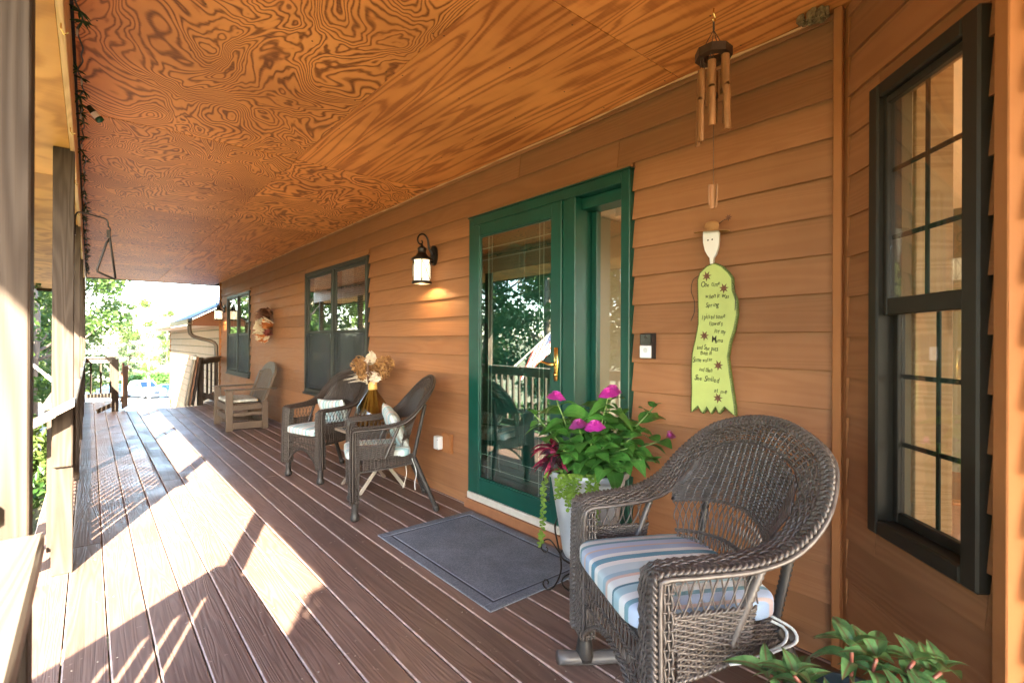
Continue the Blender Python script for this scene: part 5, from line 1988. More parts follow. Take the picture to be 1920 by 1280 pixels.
# ------------------------------------------------------------------ lanterns
GLOW = mat("frosted_lamp_glass", (0.9, 0.8, 0.6), 0.4, emit=0.13, ecol=(1.0, 0.80, 0.50))


def lantern(y, z, label):
    t = thing("wall_lantern", label, "lantern", (WX - 0.001, y, z), 0, "lit lanterns on the house wall")
    L = -0.128
    T_ = Matrix.Translation((L, 0, 0))
    obj("backplate", MB().prism([(0.045 * math.cos(k_ * PI / 8), 0.085 * math.sin(k_ * PI / 8) + 0.10) for k_ in range(16)], 0, -0.022, 0.0), IRON, t)
    sc1 = smoothpath([(-0.022, 0, 0.10), (-0.060, 0, 0.16), (-0.075, 0, 0.235), (-0.11, 0, 0.268), (-0.150, 0, 0.258), (-0.170, 0, 0.22), (-0.156, 0, 0.186), (-0.130, 0, 0.184), (-0.122, 0, 0.204), (-0.134, 0, 0.213)], 40)
    obj("scroll_arm", MB().tube(sc1, np.linspace(0.010, 0.006, 40), 8).tube([(-0.02, 0, 0.04), (-0.07, 0, 0.04), (-0.10, 0, 0.05)], 0.010, 8), IRON, t, True)
    rp = [(0.0, 0.185), (0.010, 0.180), (0.016, 0.165), (0.036, 0.152), (0.040, 0.140), (0.034, 0.128), (0.036, 0.105), (0.060, 0.078), (0.088, 0.062), (0.092, 0.050), (0.086, 0.046), (0.0, 0.046)]
    obj("lantern_roof", MB().lathe(rp, 24, T_), IRON, t, True)
    obj("glass", MB().lathe([(0.070, -0.130), (0.073, -0.1), (0.073, 0.03), (0.070, 0.0455)], 24, T_), GLOW, t, True)
    cg = MB()
    r_ = 0.0775
    for q in range(6):
        a0_ = q * PI / 3
        for sgn in (0, 1):
            pts = [(L + r_ * math.cos(a0_ + s_ * PI / 3), r_ * math.sin(a0_ + s_ * PI / 3), (0.045 - 0.175 * s_) if sgn == 0 else (-0.13 + 0.175 * s_)) for s_ in np.linspace(0, 1, 7)]
            if sgn == 1 and q % 2:
                continue
            cg.tube(pts, 0.0024, 5)
        cg.bar((L + r_ * math.cos(a0_), r_ * math.sin(a0_), -0.13), (L + r_ * math.cos(a0_), r_ * math.sin(a0_), 0.046), 0.006, 0.004)
    cg.lathe([(0.082, -0.128), (0.084, -0.136), (0.084, -0.150), (0.078, -0.154), (0.072, -0.150), (0.072, -0.132), (0.082, -0.128)], 24, T_)
    obj("cage", cg, IRON, t)
    pl = bpy.data.lights.new("lantern_bulb", "POINT")
    pl.energy = 0.55
    pl.color = (1.0, 0.68, 0.34)
    pl.shadow_soft_size = 0.012
    po = bpy.data.objects.new("lantern_bulb", pl)
    COL.objects.link(po)
    po.parent = t
    po.location = (L, 0, -0.118)
    return t


lantern(3.745, 1.905, "lit black lantern on the wall just left of the green door")
lantern(12.50, 1.865, "lit black lantern on the wall beyond the far window, near the house corner")

# ------------------------------------------------------------------ small wall things
db = thing("doorbell", "black and silver video doorbell on the siding right of the green door", "doorbell", (WX - 0.0015, 1.578, 1.252))
obj("wedge", MB().add([(0, 0.038, -0.068), (0, -0.040, -0.068), (0, -0.040, 0.068), (0, 0.038, 0.068), (-0.012, 0.038, -0.066), (-0.034, -0.036, -0.066), (-0.034, -0.036, 0.066), (-0.012, 0.038, 0.066)], [(0, 1, 2, 3), (7, 6, 5, 4), (0, 4, 5, 1), (1, 5, 6, 2), (2, 6, 7, 3), (3, 7, 4, 0)]), BLACKC, db)
FB = Matrix.Translation((-0.024, 0, 0)) @ Matrix.Rotation(R(16.5), 4, "Z")
obj("camera_face", MB().box((-0.022, -0.031, 0.004), (-0.001, 0.031, 0.064), 0.004), mat("gloss_black", (0.01, 0.01, 0.012), 0.12), db, M=FB)
obj("silver_face", MB().box((-0.024, -0.031, -0.064), (-0.001, 0.031, 0.003), 0.004), mat("satin_silver", (0.66, 0.68, 0.72), 0.35, metal=0.4), db, M=FB)
obj("push_button", MB().lathe([(0, 0.003), (0.010, 0.003), (0.0125, 0.0)], 18, frame((-0.0242, 0, -0.022), (-1, 0, 0))), mat("button_grey", (0.45, 0.47, 0.5), 0.3), db, M=FB)
obj("lens", MB().lathe([(0, 0.002), (0.007, 0.002), (0.009, 0.0)], 16, frame((-0.0222, 0, 0.045), (-1, 0, 0))), mat("lens_dark", (0.03, 0.025, 0.03), 0.05), db, M=FB)
ot = thing("outdoor_outlet", "weatherproof outlet low on the siding with a white cover and brown open lid", "outlet", (WX, 3.560, 0.432))
obj("mounting_plate", MB().box((-0.024, -0.105, -0.075), (0.004, 0.03, 0.082), 0.004), TRIMO, ot)
obj("cover", MB().box((-0.075, 0.004, -0.052), (-0.0245, 0.078, 0.055), 0.006), mat("cover_white", (0.70, 0.74, 0.76), 0.4), ot)
obj("cover_screw", MB().lathe([(0, 0.002), (0.004, 0.002), (0.004, 0)], 8, frame((-0.0755, 0.012, -0.044), (-1, 0, 0))).lathe([(0, 0.002), (0.004, 0.002), (0.004, 0)], 8, frame((-0.0755, 0.012, 0.030), (-1, 0, 0))), BLACKC, ot)
obj("lid", MB().tube([(-0.025, -0.06, 0.07), (-0.030, -0.095, 0.062), (-0.035, -0.115, 0.0), (-0.030, -0.10, -0.06)], 0.004, 6).box((-0.028, -0.118, -0.06), (-0.0245, -0.107, 0.06), 0.002), TRIMO, ot)

# painted wooden lady with writing on her dress
sg = thing("wall_plaque", "green wooden dress plaque with white face and handwritten verse on the wall", "plaque", (WX - 0.028, 1.21, 1.30))
OUT = [(1.209, 1.643), (1.239, 1.634), (1.275, 1.605), (1.287, 1.572), (1.285, 1.471), (1.283, 1.362), (1.296, 1.295), (1.314, 1.219), (1.318, 1.142), (1.316, 1.049), (1.319, 0.934), (1.295, 0.950), (1.281, 0.966), (1.268, 0.945), (1.256, 0.933), (1.244, 0.948), (1.236, 0.966), (1.226, 0.948), (1.214, 0.935), (1.203, 0.950), (1.193, 0.970), (1.184, 0.950), (1.174, 0.940), (1.162, 0.955), (1.15, 0.975), (1.122, 0.952), (1.097, 0.940), (1.101, 0.993), (1.114, 1.072), (1.126, 1.151), (1.133, 1.206), (1.123, 1.27), (1.103, 1.334), (1.091, 1.397), (1.094, 1.46), (1.112, 1.509), (1.114, 1.565), (1.133, 1.594), (1.166, 1.626), (1.196, 1.642)]
op = [(y - 1.21, z_ - 1.30) for y, z_ in OUT]
LIME = mat("lime_paint", (0.44, 0.53, 0.17), 0.5, var=0.10, vs=7)
LIMEE = mat("distressed_edge", (0.14, 0.20, 0.05), 0.6, var=0.4, vs=30)


def plaque(poly, x0, x1, mf, me_, name, parent, inset=0.006):
    n_ = len(poly)
    c = np.array(poly)
    ctr = c.mean(0)
    d = c - ctr
    ins = []
    for i in range(n_):
        t_ = c[(i + 1) % n_] - c[i - 1]
        nr = np.array([-t_[1], t_[0]])
        nr /= np.linalg.norm(nr) + 1e-9
        ins.append(c[i] + nr * inset * SGN)
    m = MB()
    v = [(x1, p[0], p[1]) for p in poly] + [(x0 + 0.003, p[0], p[1]) for p in poly] + [(x0, p[0], p[1]) for p in ins]
    f = [tuple(range(2 * n_, 3 * n_)), tuple(reversed(range(n_)))]
    mi = [0, 1]
    for i in range(n_):
        j = (i + 1) % n_
        f += [(i, j, n_ + j, n_ + i), (n_ + i, n_ + j, 2 * n_ + j, 2 * n_ + i)]
        mi += [1, 1]
    m.add(v, f)
    m.m = mi
    return obj(name, m, [mf, me_], parent)


ar = sum(OUT[i - 1][0] * OUT[i][1] - OUT[i][0] * OUT[i - 1][1] for i in range(len(OUT)))
SGN = 1 if ar > 0 else -1
plaque(op, -0.008, 0.012, LIME, LIMEE, "dress", sg)
INK = mat("black_ink", (0.02, 0.022, 0.012), 0.7)
TXT = [("One time", 1.267, 1.531, .097, 3), ("when it was", 1.246, 1.481, .118, -3), ("Spring", 1.243, 1.436, .066, 1), ("I picked some", 1.263, 1.382, .116, 1), ("flowers", 1.225, 1.350, .066, 0), ("for my", 1.200, 1.314, .056, -2), ("Mama", 1.213, 1.270, .058, 0),
       ("and She puts", 1.287, 1.238, .108, -4), ("them in", 1.269, 1.212, .058, 0), ("Some water", 1.308, 1.178, .100, 3), ("and then", 1.275, 1.136, .066, -6), ("She Smiled", 1.300, 1.090, .126, -2), ("at me", 1.200, 1.040, .062, -4)]
GLY = {}


def glyph(c):
    """outline of one letter as a thin mesh, 1 unit high"""
    if c not in GLY:
        fc = bpy.data.curves.new("glyph", "FONT")
        fc.body = c
        fc.size = 1.0
        fc.extrude = 0.012
        fc.offset = 0.006
        fc.resolution_u = 2
        to = bpy.data.objects.new("glyph", fc)
        COL.objects.link(to)
        bpy.context.view_layer.update()
        tm = bpy.data.meshes.new_from_object(to.evaluated_get(bpy.context.evaluated_depsgraph_get()))
        v = [tuple(p.co) for p in tm.vertices]
        f = [tuple(p.vertices) for p in tm.polygons]
        w = max((p[0] for p in v), default=0.3)
        bpy.data.objects.remove(to)
        bpy.data.curves.remove(fc)
        bpy.data.meshes.remove(tm)
        GLY[c] = (v, f, w)
    return GLY[c]


hq = random.Random(5)
for s_, y, z_, wd, rot in TXT:
    adv = [0.34 if c == " " else glyph(c)[2] + 0.09 for c in s_]
    tot = sum(adv)
    size = wd / tot
    hgt = min(max(size * 1.25, 0.029), 0.044)
    m = MB()
    x = 0.0
    for c, a_ in zip(s_, adv):
        if c != " ":
            v, f, w = glyph(c)
            k_ = hq.uniform(0.88, 1.18) * (1.25 if c.isupper() else 1.0)
            m.add(v, f, Matrix.Translation((x * size, hgt * hq.uniform(-0.10, 0.10), 0)) @ Matrix.Rotation(R(hq.uniform(-7, 9)), 4, "Z") @ Matrix(((size * k_, 0.22 * size, 0, 0), (0, hgt * k_, 0, 0), (0, 0, 0.03, 0), (0, 0, 0, 1))))
        x += a_
    obj("lettering", m, INK, sg, M=Matrix.Translation((-0.0085, y - 1.21, z_ - 1.30)) @ Matrix(((0, 0, -1, 0), (-1, 0, 0, 0), (0, 1, 0, 0), (0, 0, 0, 1))) @ Matrix.Rotation(R(rot), 4, "Z"))
RUST = mat("rusty_tin", (0.14, 0.055, 0.030), 0.6, var=0.3, vs=40)


def tinflower(cy, cz, r_, x, parent, ph=0.3):
    p = []
    for i in range(14):
        rr = r_ if i % 2 == 0 else r_ * 0.42
        p.append((cy + rr * math.cos(i * PI / 7 + ph), cz + rr * math.sin(i * PI / 7 + ph)))
    obj("tin_flower", MB().prism(p, 0, x - 0.002, x).lathe([(0, 0.003), (0.005, 0.002), (0.006, 0)], 8, frame((x - 0.002, cy, cz), (-1, 0, 0))), RUST, parent)


for y, z_ in ((1.237, 1.584), (1.153, 1.52), (1.248, 1.303), (1.178, 1.165), (1.179, 1.014)):
    tinflower(y - 1.21, z_ - 1.30, 0.024, -0.0085, sg)
hd_ = [(1.253, 1.794), (1.179, 1.786), (1.178, 1.745), (1.181, 1.717), (1.192, 1.682), (1.203, 1.667), (1.206, 1.640), (1.216, 1.640), (1.218, 1.668), (1.230, 1.684), (1.242, 1.706), (1.251, 1.744)]
plaque([(y - 1.21, z_ - 1.30) for y, z_ in hd_], -0.014, -0.0085 + 0.012, WHITE, mat("face_edge", (0.60, 0.57, 0.50), 0.6), "face", sg, 0.003)
ey = MB()
for y, z_ in ((1.229, 1.752), (1.208, 1.752)):
    ey.lathe([(0, 0.0012), (0.0035, 0.001), (0.004, 0)], 10, frame((-0.0142, y - 1.21, z_ - 1.30), (-1, 0, 0)))
obj("painted_eye", ey, INK, sg)
hat = MB()
hat.lathe([(0.088, 0.0), (0.088, 0.004), (0.036, 0.008), (0.036, 0.030), (0.030, 0.044), (0.015, 0.050), (0, 0.051)], 26, Matrix.Translation((-0.012, 0.004, 0.488)) @ Matrix.Rotation(R(5), 4, "X") @ Matrix.Diagonal((0.42, 1, 1, 1)))
obj("hat", hat, mat("tan_hat", (0.36, 0.185, 0.07), 0.7, var=0.2, vs=30), sg, True)
obj("flower_wire", MB().tube(smoothpath([(-0.01, -0.02, 0.512), (-0.012, -0.05, 0.530), (-0.012, -0.078, 0.538)], 9), 0.0014, 5), IRON, sg)
tinflower(-0.080, 0.540, 0.017, -0.012, sg)
obj("wire_arm", MB().tube(smoothpath([(0.0, 0.076, 0.29), (-0.01, 0.098, 0.27), (-0.012, 0.105, 0.22), (-0.01, 0.090, 0.17), (-0.012, 0.088, 0.12), (-0.014, 0.098, 0.09), (-0.012, 0.106, 0.075)], 26), 0.0015, 5), IRON, sg)
obj("wire_arm", MB().tube(smoothpath([(-0.004, -0.092, 0.25), (-0.01, -0.108, 0.22), (-0.012, -0.112, 0.15), (-0.004, -0.106, 0.10)], 16), 0.0015, 5), IRON, sg)
stc = MB()
for i in range(len(op)):
    p, q = np.array(op[i]), np.array(op[(i + 1) % len(op)])
    Ls = np.linalg.norm(q - p)
    for s_ in np.arange(0.006, Ls, 0.012):
        c = p + (q - p) * s_ / Ls
        stc.box((-0.0088, c[0] - 0.0012, c[1] - 0.0016), (-0.0078, c[0] + 0.0012, c[1] + 0.0016), 0, Matrix.Identity(4))
obj("stitch_mark", stc, INK, sg)["kind"] = "stuff"

# bamboo wind chime
wc = thing("wind_chime", "bamboo wind chime with a dark octagonal ring hanging from the ceiling near the corner", "wind chime", (1.884, 1.019, 2.588))
BAM = mat("bamboo", (0.25, 0.115, 0.045), 0.45, var=0.35, vs=14, stretch=(3, 3, 0.5))
BAMD = mat("bamboo_inside", (0.22, 0.12, 0.06), 0.7, var=0.4, vs=20)
CORD = mat("chime_cord", (0.06, 0.04, 0.03), 0.8)
DARKR = mat("chime_ring_wood", (0.035, 0.018, 0.010), 0.45, var=0.3, vs=30)
hk_ = smoothpath([(0, 0, 0.0), (0.0, 0, -0.02), (0.012, 0, -0.034), (0.004, 0, -0.052), (-0.010, 0, -0.044)], 16)
obj("ceiling_hook", MB().tube(hk_, 0.0028, 6), BRASS, wc, True)
zr = -0.182
obj("cord", MB().tube([(0, 0, -0.05), (0, 0, -0.085)], 0.004, 6), CORD, wc)
for i in range(4):
    a_ = PI / 4 + i * PI / 2
    obj("cord", MB().tube([(0, 0, -0.085), (0.046 * math.cos(a_), 0.046 * math.sin(a_), zr + 0.014)], 0.0016, 5), CORD, wc)
ocv = []
og = MB()
oc = [(0.070 * math.cos(PI / 8 + i * PI / 4), 0.070 * math.sin(PI / 8 + i * PI / 4)) for i in range(8)]
K = 24
outer = [np.array(oc[(i // 3) % 8]) * (1 - (i % 3) / 3) + np.array(oc[(i // 3 + 1) % 8]) * (i % 3) / 3 for i in range(K)]
innr = [0.036 * np.array([math.cos(PI / 8 + i * 2 * PI / K), math.sin(PI / 8 + i * 2 * PI / K)]) for i in range(K)]
v = [(p[0], p[1], zr + 0.016) for p in outer] + [(p[0], p[1], zr + 0.016) for p in innr] + [(p[0], p[1], zr - 0.016) for p in outer] + [(p[0], p[1], zr - 0.016) for p in innr]
f = []
for i in range(K):
    j = (i + 1) % K
    f += [(i, j, K + j, K + i), (2 * K + j, 2 * K + i, 3 * K + i, 3 * K + j), (j, i, 2 * K + i, 2 * K + j), (K + i, K + j, 3 * K + j, 3 * K + i)]
obj("octagon_ring", og.add(v, f), DARKR, wc)
for i, (a_, top, ln) in enumerate(((200, -0.225, 0.25), (150, -0.250, 0.28), (255, -0.212, 0.29), (310, -0.24, 0.21), (25, -0.23, 0.20), (80, -0.25, 0.27))):
    x, y = 0.050 * math.cos(R(a_)), 0.050 * math.sin(R(a_))
    tw = R(a_ + 180)
    r_ = 0.0155
    T_ = Matrix.Translation((x, y, 0)) @ Matrix.Rotation(tw, 4, "Z") @ Matrix.Rotation(R(2 * ((i % 3) - 1)), 4, "Y")
    cm_ = MB()
    # upper half whole, lower half cut away lengthways
    zc = top - ln * 0.42
    ro = []
    for z_ in (top, zc):
        ro.append([(r_ * math.cos(k_ * PI / 8), r_ * math.sin(k_ * PI / 8), z_ - (0.012 if z_ == zc else 0) * math.cos(k_ * PI / 8)) for k_ in range(16)])
    ri_ = [[(q[0] * 0.8, q[1] * 0.8, q[2]) for q in rr] for rr in ro]
    v = ro[0] + ro[1] + ri_[0] + ri_[1]
    f = []
    for k_ in range(16):
        j = (k_ + 1) % 16
        f += [(k_, j, 16 + j, 16 + k_), (32 + j, 32 + k_, 48 + k_, 48 + j), (j, k_, 32 + k_, 32 + j), (16 + k_, 16 + j, 48 + j, 48 + k_)]
    cm_.add(v, f, T_)
    half = [(r_ * math.cos(PI / 2 + k_ * PI / 8), r_ * math.sin(PI / 2 + k_ * PI / 8)) for k_ in range(9)]
    hi = [(p[0] * 0.8, p[1] * 0.8) for p in half]
    v = [(p[0], p[1], zc) for p in half] + [(p[0], p[1], zc) for p in hi] + [(p[0] * 0.9, p[1] * 0.9, top - ln) for p in half] + [(p[0] * 0.9, p[1] * 0.9, top - ln) for p in hi]
    f = []
    for k_ in range(8):
        j = k_ + 1
        f += [(k_, j, 18 + j, 18 + k_), (9 + j, 9 + k_, 27 + k_, 27 + j), (18 + k_, 18 + j, 27 + j, 27 + k_)]
    f += [(0, 18, 27, 9), (8, 17, 35, 26)]
    cm_.add(v, f, T_)
    ch = obj("bamboo_tube", cm_, BAM, wc)
    obj("cord", MB().tube([(x * 1.05, y * 1.05, zr - 0.01), (x, y + 0.008, top + 0.002)], 0.0014, 5).tube([(x * 0.9, y * 0.9, zr - 0.01), (x, y - 0.008, top + 0.002)], 0.0014, 5), CORD, wc)
obj("striker_ball", MB().lathe([(0.018 * math.sin(k_ * PI / 10), -0.018 * math.cos(k_ * PI / 10) - 0.345) for k_ in range(11)], 16), DARKR, wc, True)
obj("cord", MB().tube([(0, 0, zr), (0, 0, -0.33)], 0.0012, 5).tube([(0, 0, -0.36), (0.002, 0, -0.69)], 0.0012, 5), CORD, wc)
half = [(0.018 * math.cos(k_ * PI / 8), 0.018 * math.sin(k_ * PI / 8)) for k_ in range(9)]
v = [(p[0], p[1], -0.690 - 0.008 * abs(p[0]) / 0.018) for p in half] + [(p[0] * 0.8, p[1] * 0.8, -0.690) for p in half] + [(p[0] * 0.9, p[1] * 0.9, -0.785 + 0.012 * (p[1] / 0.018 < 0.5)) for p in half] + [(p[0] * 0.72, p[1] * 0.72, -0.783 + 0.012 * (p[1] / 0.018 < 0.5)) for p in half]
f = []
for k_ in range(8):
    j = k_ + 1
    f += [(k_, 18 + k_, 18 + j, j), (9 + k_, 9 + j, 27 + j, 27 + k_), (18 + k_, 27 + k_, 27 + j, 18 + j), (k_, j, 9 + j, 9 + k_)]
f += [(0, 9, 27, 18), (8, 26, 35, 17)]
obj("wind_catcher", MB().add(v, f, Matrix.Rotation(R(-60), 4, "Z")), BAM, wc)

# wasp nest in the corner of the ceiling
wn = thing("wasp_nest", "small papery wasp nest stuck in the ceiling corner above the plaque", "nest", (2.215, 0.770, 2.588))
nm_ = MB()
nq = random.Random(2)
for i in range(34):
    a_, u_ = nq.uniform(0, 2 * PI), math.sqrt(nq.uniform(0, 1))
    x, y = 0.036 * u_ * math.cos(a_), 0.062 * u_ * math.sin(a_)
    d_ = 0.045 * (1 - 0.6 * u_ * u_) * nq.uniform(0.75, 1.1)
    nm_.lathe([(0.0085, 0.0), (0.010, -d_), (0.0075, -d_ + 0.004), (0.006, -d_ + 0.018), (0, -d_ + 0.018)], 6, Matrix.Translation((x, y, 0)))
obj("cell", nm_, mat("wasp_paper", (0.22, 0.15, 0.075), 0.9, var=0.5, vs=60), wn)["kind"] = "stuff"

# dried autumn swag on the wall
sw = thing("wall_swag", "autumn wall swag of dried leaves and berries with brown top, beside the far window", "wreath", (WX - 0.008, 8.78, 1.52), scale=(2.1, 1.35, 1.05))
obj("backing_board", MB().box((-0.012, -0.03, -0.14), (0.003, 0.03, 0.22), 0.005), mat("swag_board", (0.10, 0.05, 0.03), 0.7), sw)
obj("bow", leafcluster(MB(), [(-0.05, 0.0, 0.20), (-0.05, 0.03, 0.13)], [(0.04, 0.10, 0.06), (0.04, 0.10, 0.05)], 40, 0.09), leafmat("brown_ribbon", (0.10, 0.04, 0.025), (0.18, 0.08, 0.045), 0.6, 0.1), sw)
obj("cream_leaf", leafcluster(MB(), [(-0.06, 0.02, 0.02), (-0.07, 0.02, -0.10), (-0.06, 0.14, -0.02), (-0.06, 0.02, -0.20), (-0.06, -0.06, 0.04)], [(0.05, 0.08, 0.09)] * 2 + [(0.04, 0.07, 0.06), (0.04, 0.12, 0.05), (0.03, 0.06, 0.06)], 50, 0.07), leafmat("cream_leaf", (0.60, 0.50, 0.36), (0.74, 0.68, 0.56), 0.7, 0.25), sw)
obj("orange_leaf", leafcluster(MB(), [(-0.05, -0.10, 0.0), (-0.05, 0.10, -0.10), (-0.06, -0.02, -0.20)], [(0.03, 0.05, 0.06)] * 3, 34, 0.075), leafmat("orange_leaf", (0.50, 0.16, 0.05), (0.62, 0.26, 0.08), 0.7, 0.25), sw)
obj("red_leaf", leafcluster(MB(), [(-0.045, -0.08, -0.12), (-0.045, 0.06, -0.16)], [(0.02, 0.05, 0.05), (0.02, 0.04, 0.03)], 22, 0.06), leafmat("red_leaf", (0.16, 0.030, 0.022), (0.26, 0.06, 0.04), 0.7, 0.2), sw)

# triangle dinner bell on its bracket
bk = thing("bell_bracket", "black iron bracket on the second porch post with a triangle dinner bell", "bracket", (-0.0665, 3.70, 1.90))
obj("arm", MB().tube(smoothpath([(0.0, 0, 0.0), (0.002, 0, 0.05), (0.010, 0, 0.075), (0.03, 0, 0.080), (0.10, 0, 0.068), (0.132, 0, 0.060), (0.143, 0, 0.045), (0.146, 0, 0.015)], 26), 0.0042, 7).box((-0.001, -0.012, -0.05), (0.005, 0.012, 0.03), 0.002), IRON, bk, True)
bl_ = thing("dinner_bell", "black iron triangle dinner bell hanging from the post bracket", "bell", (0.0795, 3.70, 1.905))
obj("triangle", MB().tube([(0.006, 0, -0.055), (-0.008, 0.0, -0.08), (-0.049, 0, -0.238), (-0.047, 0, -0.249), (-0.036, 0, -0.255), (0.030, 0, -0.286), (0.033, 0, -0.279), (0.004, 0, -0.030), (0.002, 0, -0.005)], 0.0055, 8), IRON, bl_, True)
obj("hook", MB().tube(smoothpath([(0, 0, 0.015), (0.008, 0, 0.0), (0.004, 0, -0.020), (-0.006, 0, -0.012)], 12), 0.004, 6).box((-0.008, -0.006, -0.05), (0.010, 0.006, -0.005), 0.002), IRON, bl_)

# light garland along the beam
ga = thing("light_garland", "dark green pine garland light string running along the beam edge overhead", "garland", (-0.02, 3.0, 2.5))
GM = mat("garland_wire", (0.008, 0.018, 0.010), 0.5)
ys_ = np.arange(1.2, 12.8, 0.09)
gq = random.Random(6)
wp = [(-0.018 + gq.uniform(-0.012, 0.012), y - 3.0, 0.045 + 0.018 * math.sin(y * 2.2) + gq.uniform(-0.01, 0.01)) for y in ys_]
obj("wire", MB().tube(smoothpath(wp, 500), 0.0035, 5), GM, ga)
GNEED = leafmat("garland_needle", (0.010, 0.045, 0.014), (0.022, 0.075, 0.022), 0.5, 0.1)
sp_ = MB()
for i in range(len(wp)):
    if i % 7 in (1, 2) or gq.random() < 0.45:
        c = np.array(wp[i])
        for j in range(6):
            d_ = np.array([gq.uniform(-1, 1), gq.uniform(-1, 1), gq.uniform(-0.9, 0.3)])
            d_ /= np.linalg.norm(d_)
            sp_.tube([c, c + d_ * 0.02 + np.array([0, 0, 0.002]), c + d_ * gq.uniform(0.03, 0.055)], [0.004, 0.0045, 0.0008], 4)
obj("sprig", sp_, GNEED, ga)["kind"] = "stuff"
bb = MB()
for i in range(5, len(wp), 6):
    bb.lathe([(0, 0), (0.0045, -0.002), (0.005, -0.018), (0.0025, -0.03), (0, -0.034)], 6, Matrix.Translation(wp[i]))
obj("bulb", bb, mat("clear_bulb", (0.5, 0.5, 0.45), 0.1), ga)["kind"] = "stuff"
sb_ = thing("spot_clip_lamp", "small unlit clip lamp with green cap and white band on the garland", "lamp", (-0.012, 3.52, 2.515))
obj("cap", MB().lathe([(0, 0), (0.014, 0), (0.016, -0.03), (0.0165, -0.034)], 12, Matrix.Rotation(R(-40), 4, "Y")), mat("lamp_green", (0.006, 0.03, 0.015), 0.3), sb_, True)
obj("band", MB().lathe([(0.0166, -0.035), (0.0175, -0.036), (0.0175, -0.062), (0.0166, -0.063)], 12, Matrix.Rotation(R(-40), 4, "Y")), WHITE, sb_)
obj("lens", MB().lathe([(0.0176, -0.064), (0.021, -0.07), (0.019, -0.085), (0, -0.09)], 12, Matrix.Rotation(R(-40), 4, "Y")), mat("lamp_green_lens", (0.004, 0.06, 0.03), 0.15), sb_, True)

# flag on a short pole off the railing (seen in the door glass)
fp = thing("flag_pole", "white flag pole leaning out from the railing, mirrored in the door glass", "flag pole", (-0.20, 5.60, 0.90))
pe = Vector((-0.66, -0.50, 0.78))
obj("pole", MB().tube([(0, 0, 0), pe * 0.5, pe], 0.011, 8), WHITE, fp)
obj("pole_socket", MB().tube([(0.06, 0.0, -0.03), (0.0, 0, 0), pe * 0.10], 0.015, 8), WHITE, fp)
fl = thing("flag", "stars and stripes flag hanging from the leaning pole, mirrored in the door glass", "flag", (-0.20, 5.60, 0.90))
FRED, FWHT, FBLU = mat("flag_red", (0.45, 0.045, 0.045), 0.8), mat("flag_white", (0.78, 0.76, 0.74), 0.8), mat("flag_blue", (0.035, 0.055, 0.17), 0.8)
nu_, nv_ = 26, 30
hoist0, hoist1 = pe * 0.36, pe * 0.98
vv = []
for i in range(nu_ + 1):
    u_ = i / nu_
    base = hoist1.lerp(hoist0, u_)
    for j in range(nv_ + 1):
        w_ = j / nv_
        p = base + Vector((0.10, 0.30, -0.62)) * (w_ * 0.85) + Vector((0.05, -0.03, 0)) * math.sin(w_ * 7 + u_ * 3) * 0.5 * w_
        vv.append(tuple(p))
groups_ = {"stripe_red": [], "stripe_white": [], "canton": []}
for i in range(nu_):
    for j in range(nv_):
        a_ = i * (nv_ + 1) + j
        q = (a_, a_ + nv_ + 1, a_ + nv_ + 2, a_ + 1)
        s_ = i // 2
        if s_ < 7 and j < 12:
            groups_["canton"].append(q)
        else:
            groups_["stripe_red" if s_ % 2 == 0 else "stripe_white"].append(q)
for nm, m_ in (("stripe_red", FRED), ("stripe_white", FWHT), ("canton", FBLU)):
    obj(nm, MB().add(vv, groups_[nm]), m_, fl)
stv = MB()
V3 = np.array(vv).reshape(nu_ + 1, nv_ + 1, 3)
for i in range(9):
    for j in range(11):
        if (i + j) % 2:
            continue
        c = V3[1 + int(round(i * 12 / 8.5)), 1 + j]
        d1 = V3[2, 1] - V3[1, 1]
        d2 = V3[1, 2] - V3[1, 1]
        d1, d2 = d1 / np.linalg.norm(d1), d2 / np.linalg.norm(d2)
        nr = np.cross(d1, d2)
        for sg_ in (-1, 1):
            st5 = [c + (d1 * math.cos(k_ * PI / 5) + d2 * math.sin(k_ * PI / 5)) * (0.010 if k_ % 2 == 0 else 0.004) + nr * 0.0015 * sg_ for k_ in range(10)]
            stv.add(st5, [tuple(range(10))])
obj("star", stv, FWHT, fl)["kind"] = "stuff"

# unseen hanging ferns, added behind the camera to throw shade across the deck
FERN = leafmat("fern_leaf", (0.030, 0.085, 0.018), (0.06, 0.13, 0.03), 0.5, 0.35)
for i, (x, y, z_) in enumerate(((-0.42, -1.25, 1.66), (-0.42, -2.35, 1.66))):
    fb = thing("shade_caster_fern", "unseen fern basket added under the soffit to shade the deck, " + ("just behind the camera" if i == 0 else "further behind the camera"), "plant", (x, y, z_))
    obj("fronds", leafcluster(MB(), [(0, 0, 0.0), (0.18, 0, -0.05), (-0.18, 0, -0.05), (0, 0.2, -0.05), (0, -0.2, -0.05), (0.12, 0.14, 0.18), (-0.12, -0.14, 0.18)], [(0.26, 0.26, 0.26)] * 7, 260, 0.11), FERN, fb)
    obj("basket", MB().lathe([(0, -0.16), (0.10, -0.16), (0.15, 0.0), (0.145, 0.0), (0.095, -0.15), (0, -0.15)], 16), BLACKC, fb)
    obj("hanger", MB().tube([(0.14, 0, 0), (0, 0, 0.45), (0, 0, SZ - z_)], 0.002, 5).tube([(-0.14, 0, 0), (0, 0, 0.45)], 0.002, 5), IRON, fb)
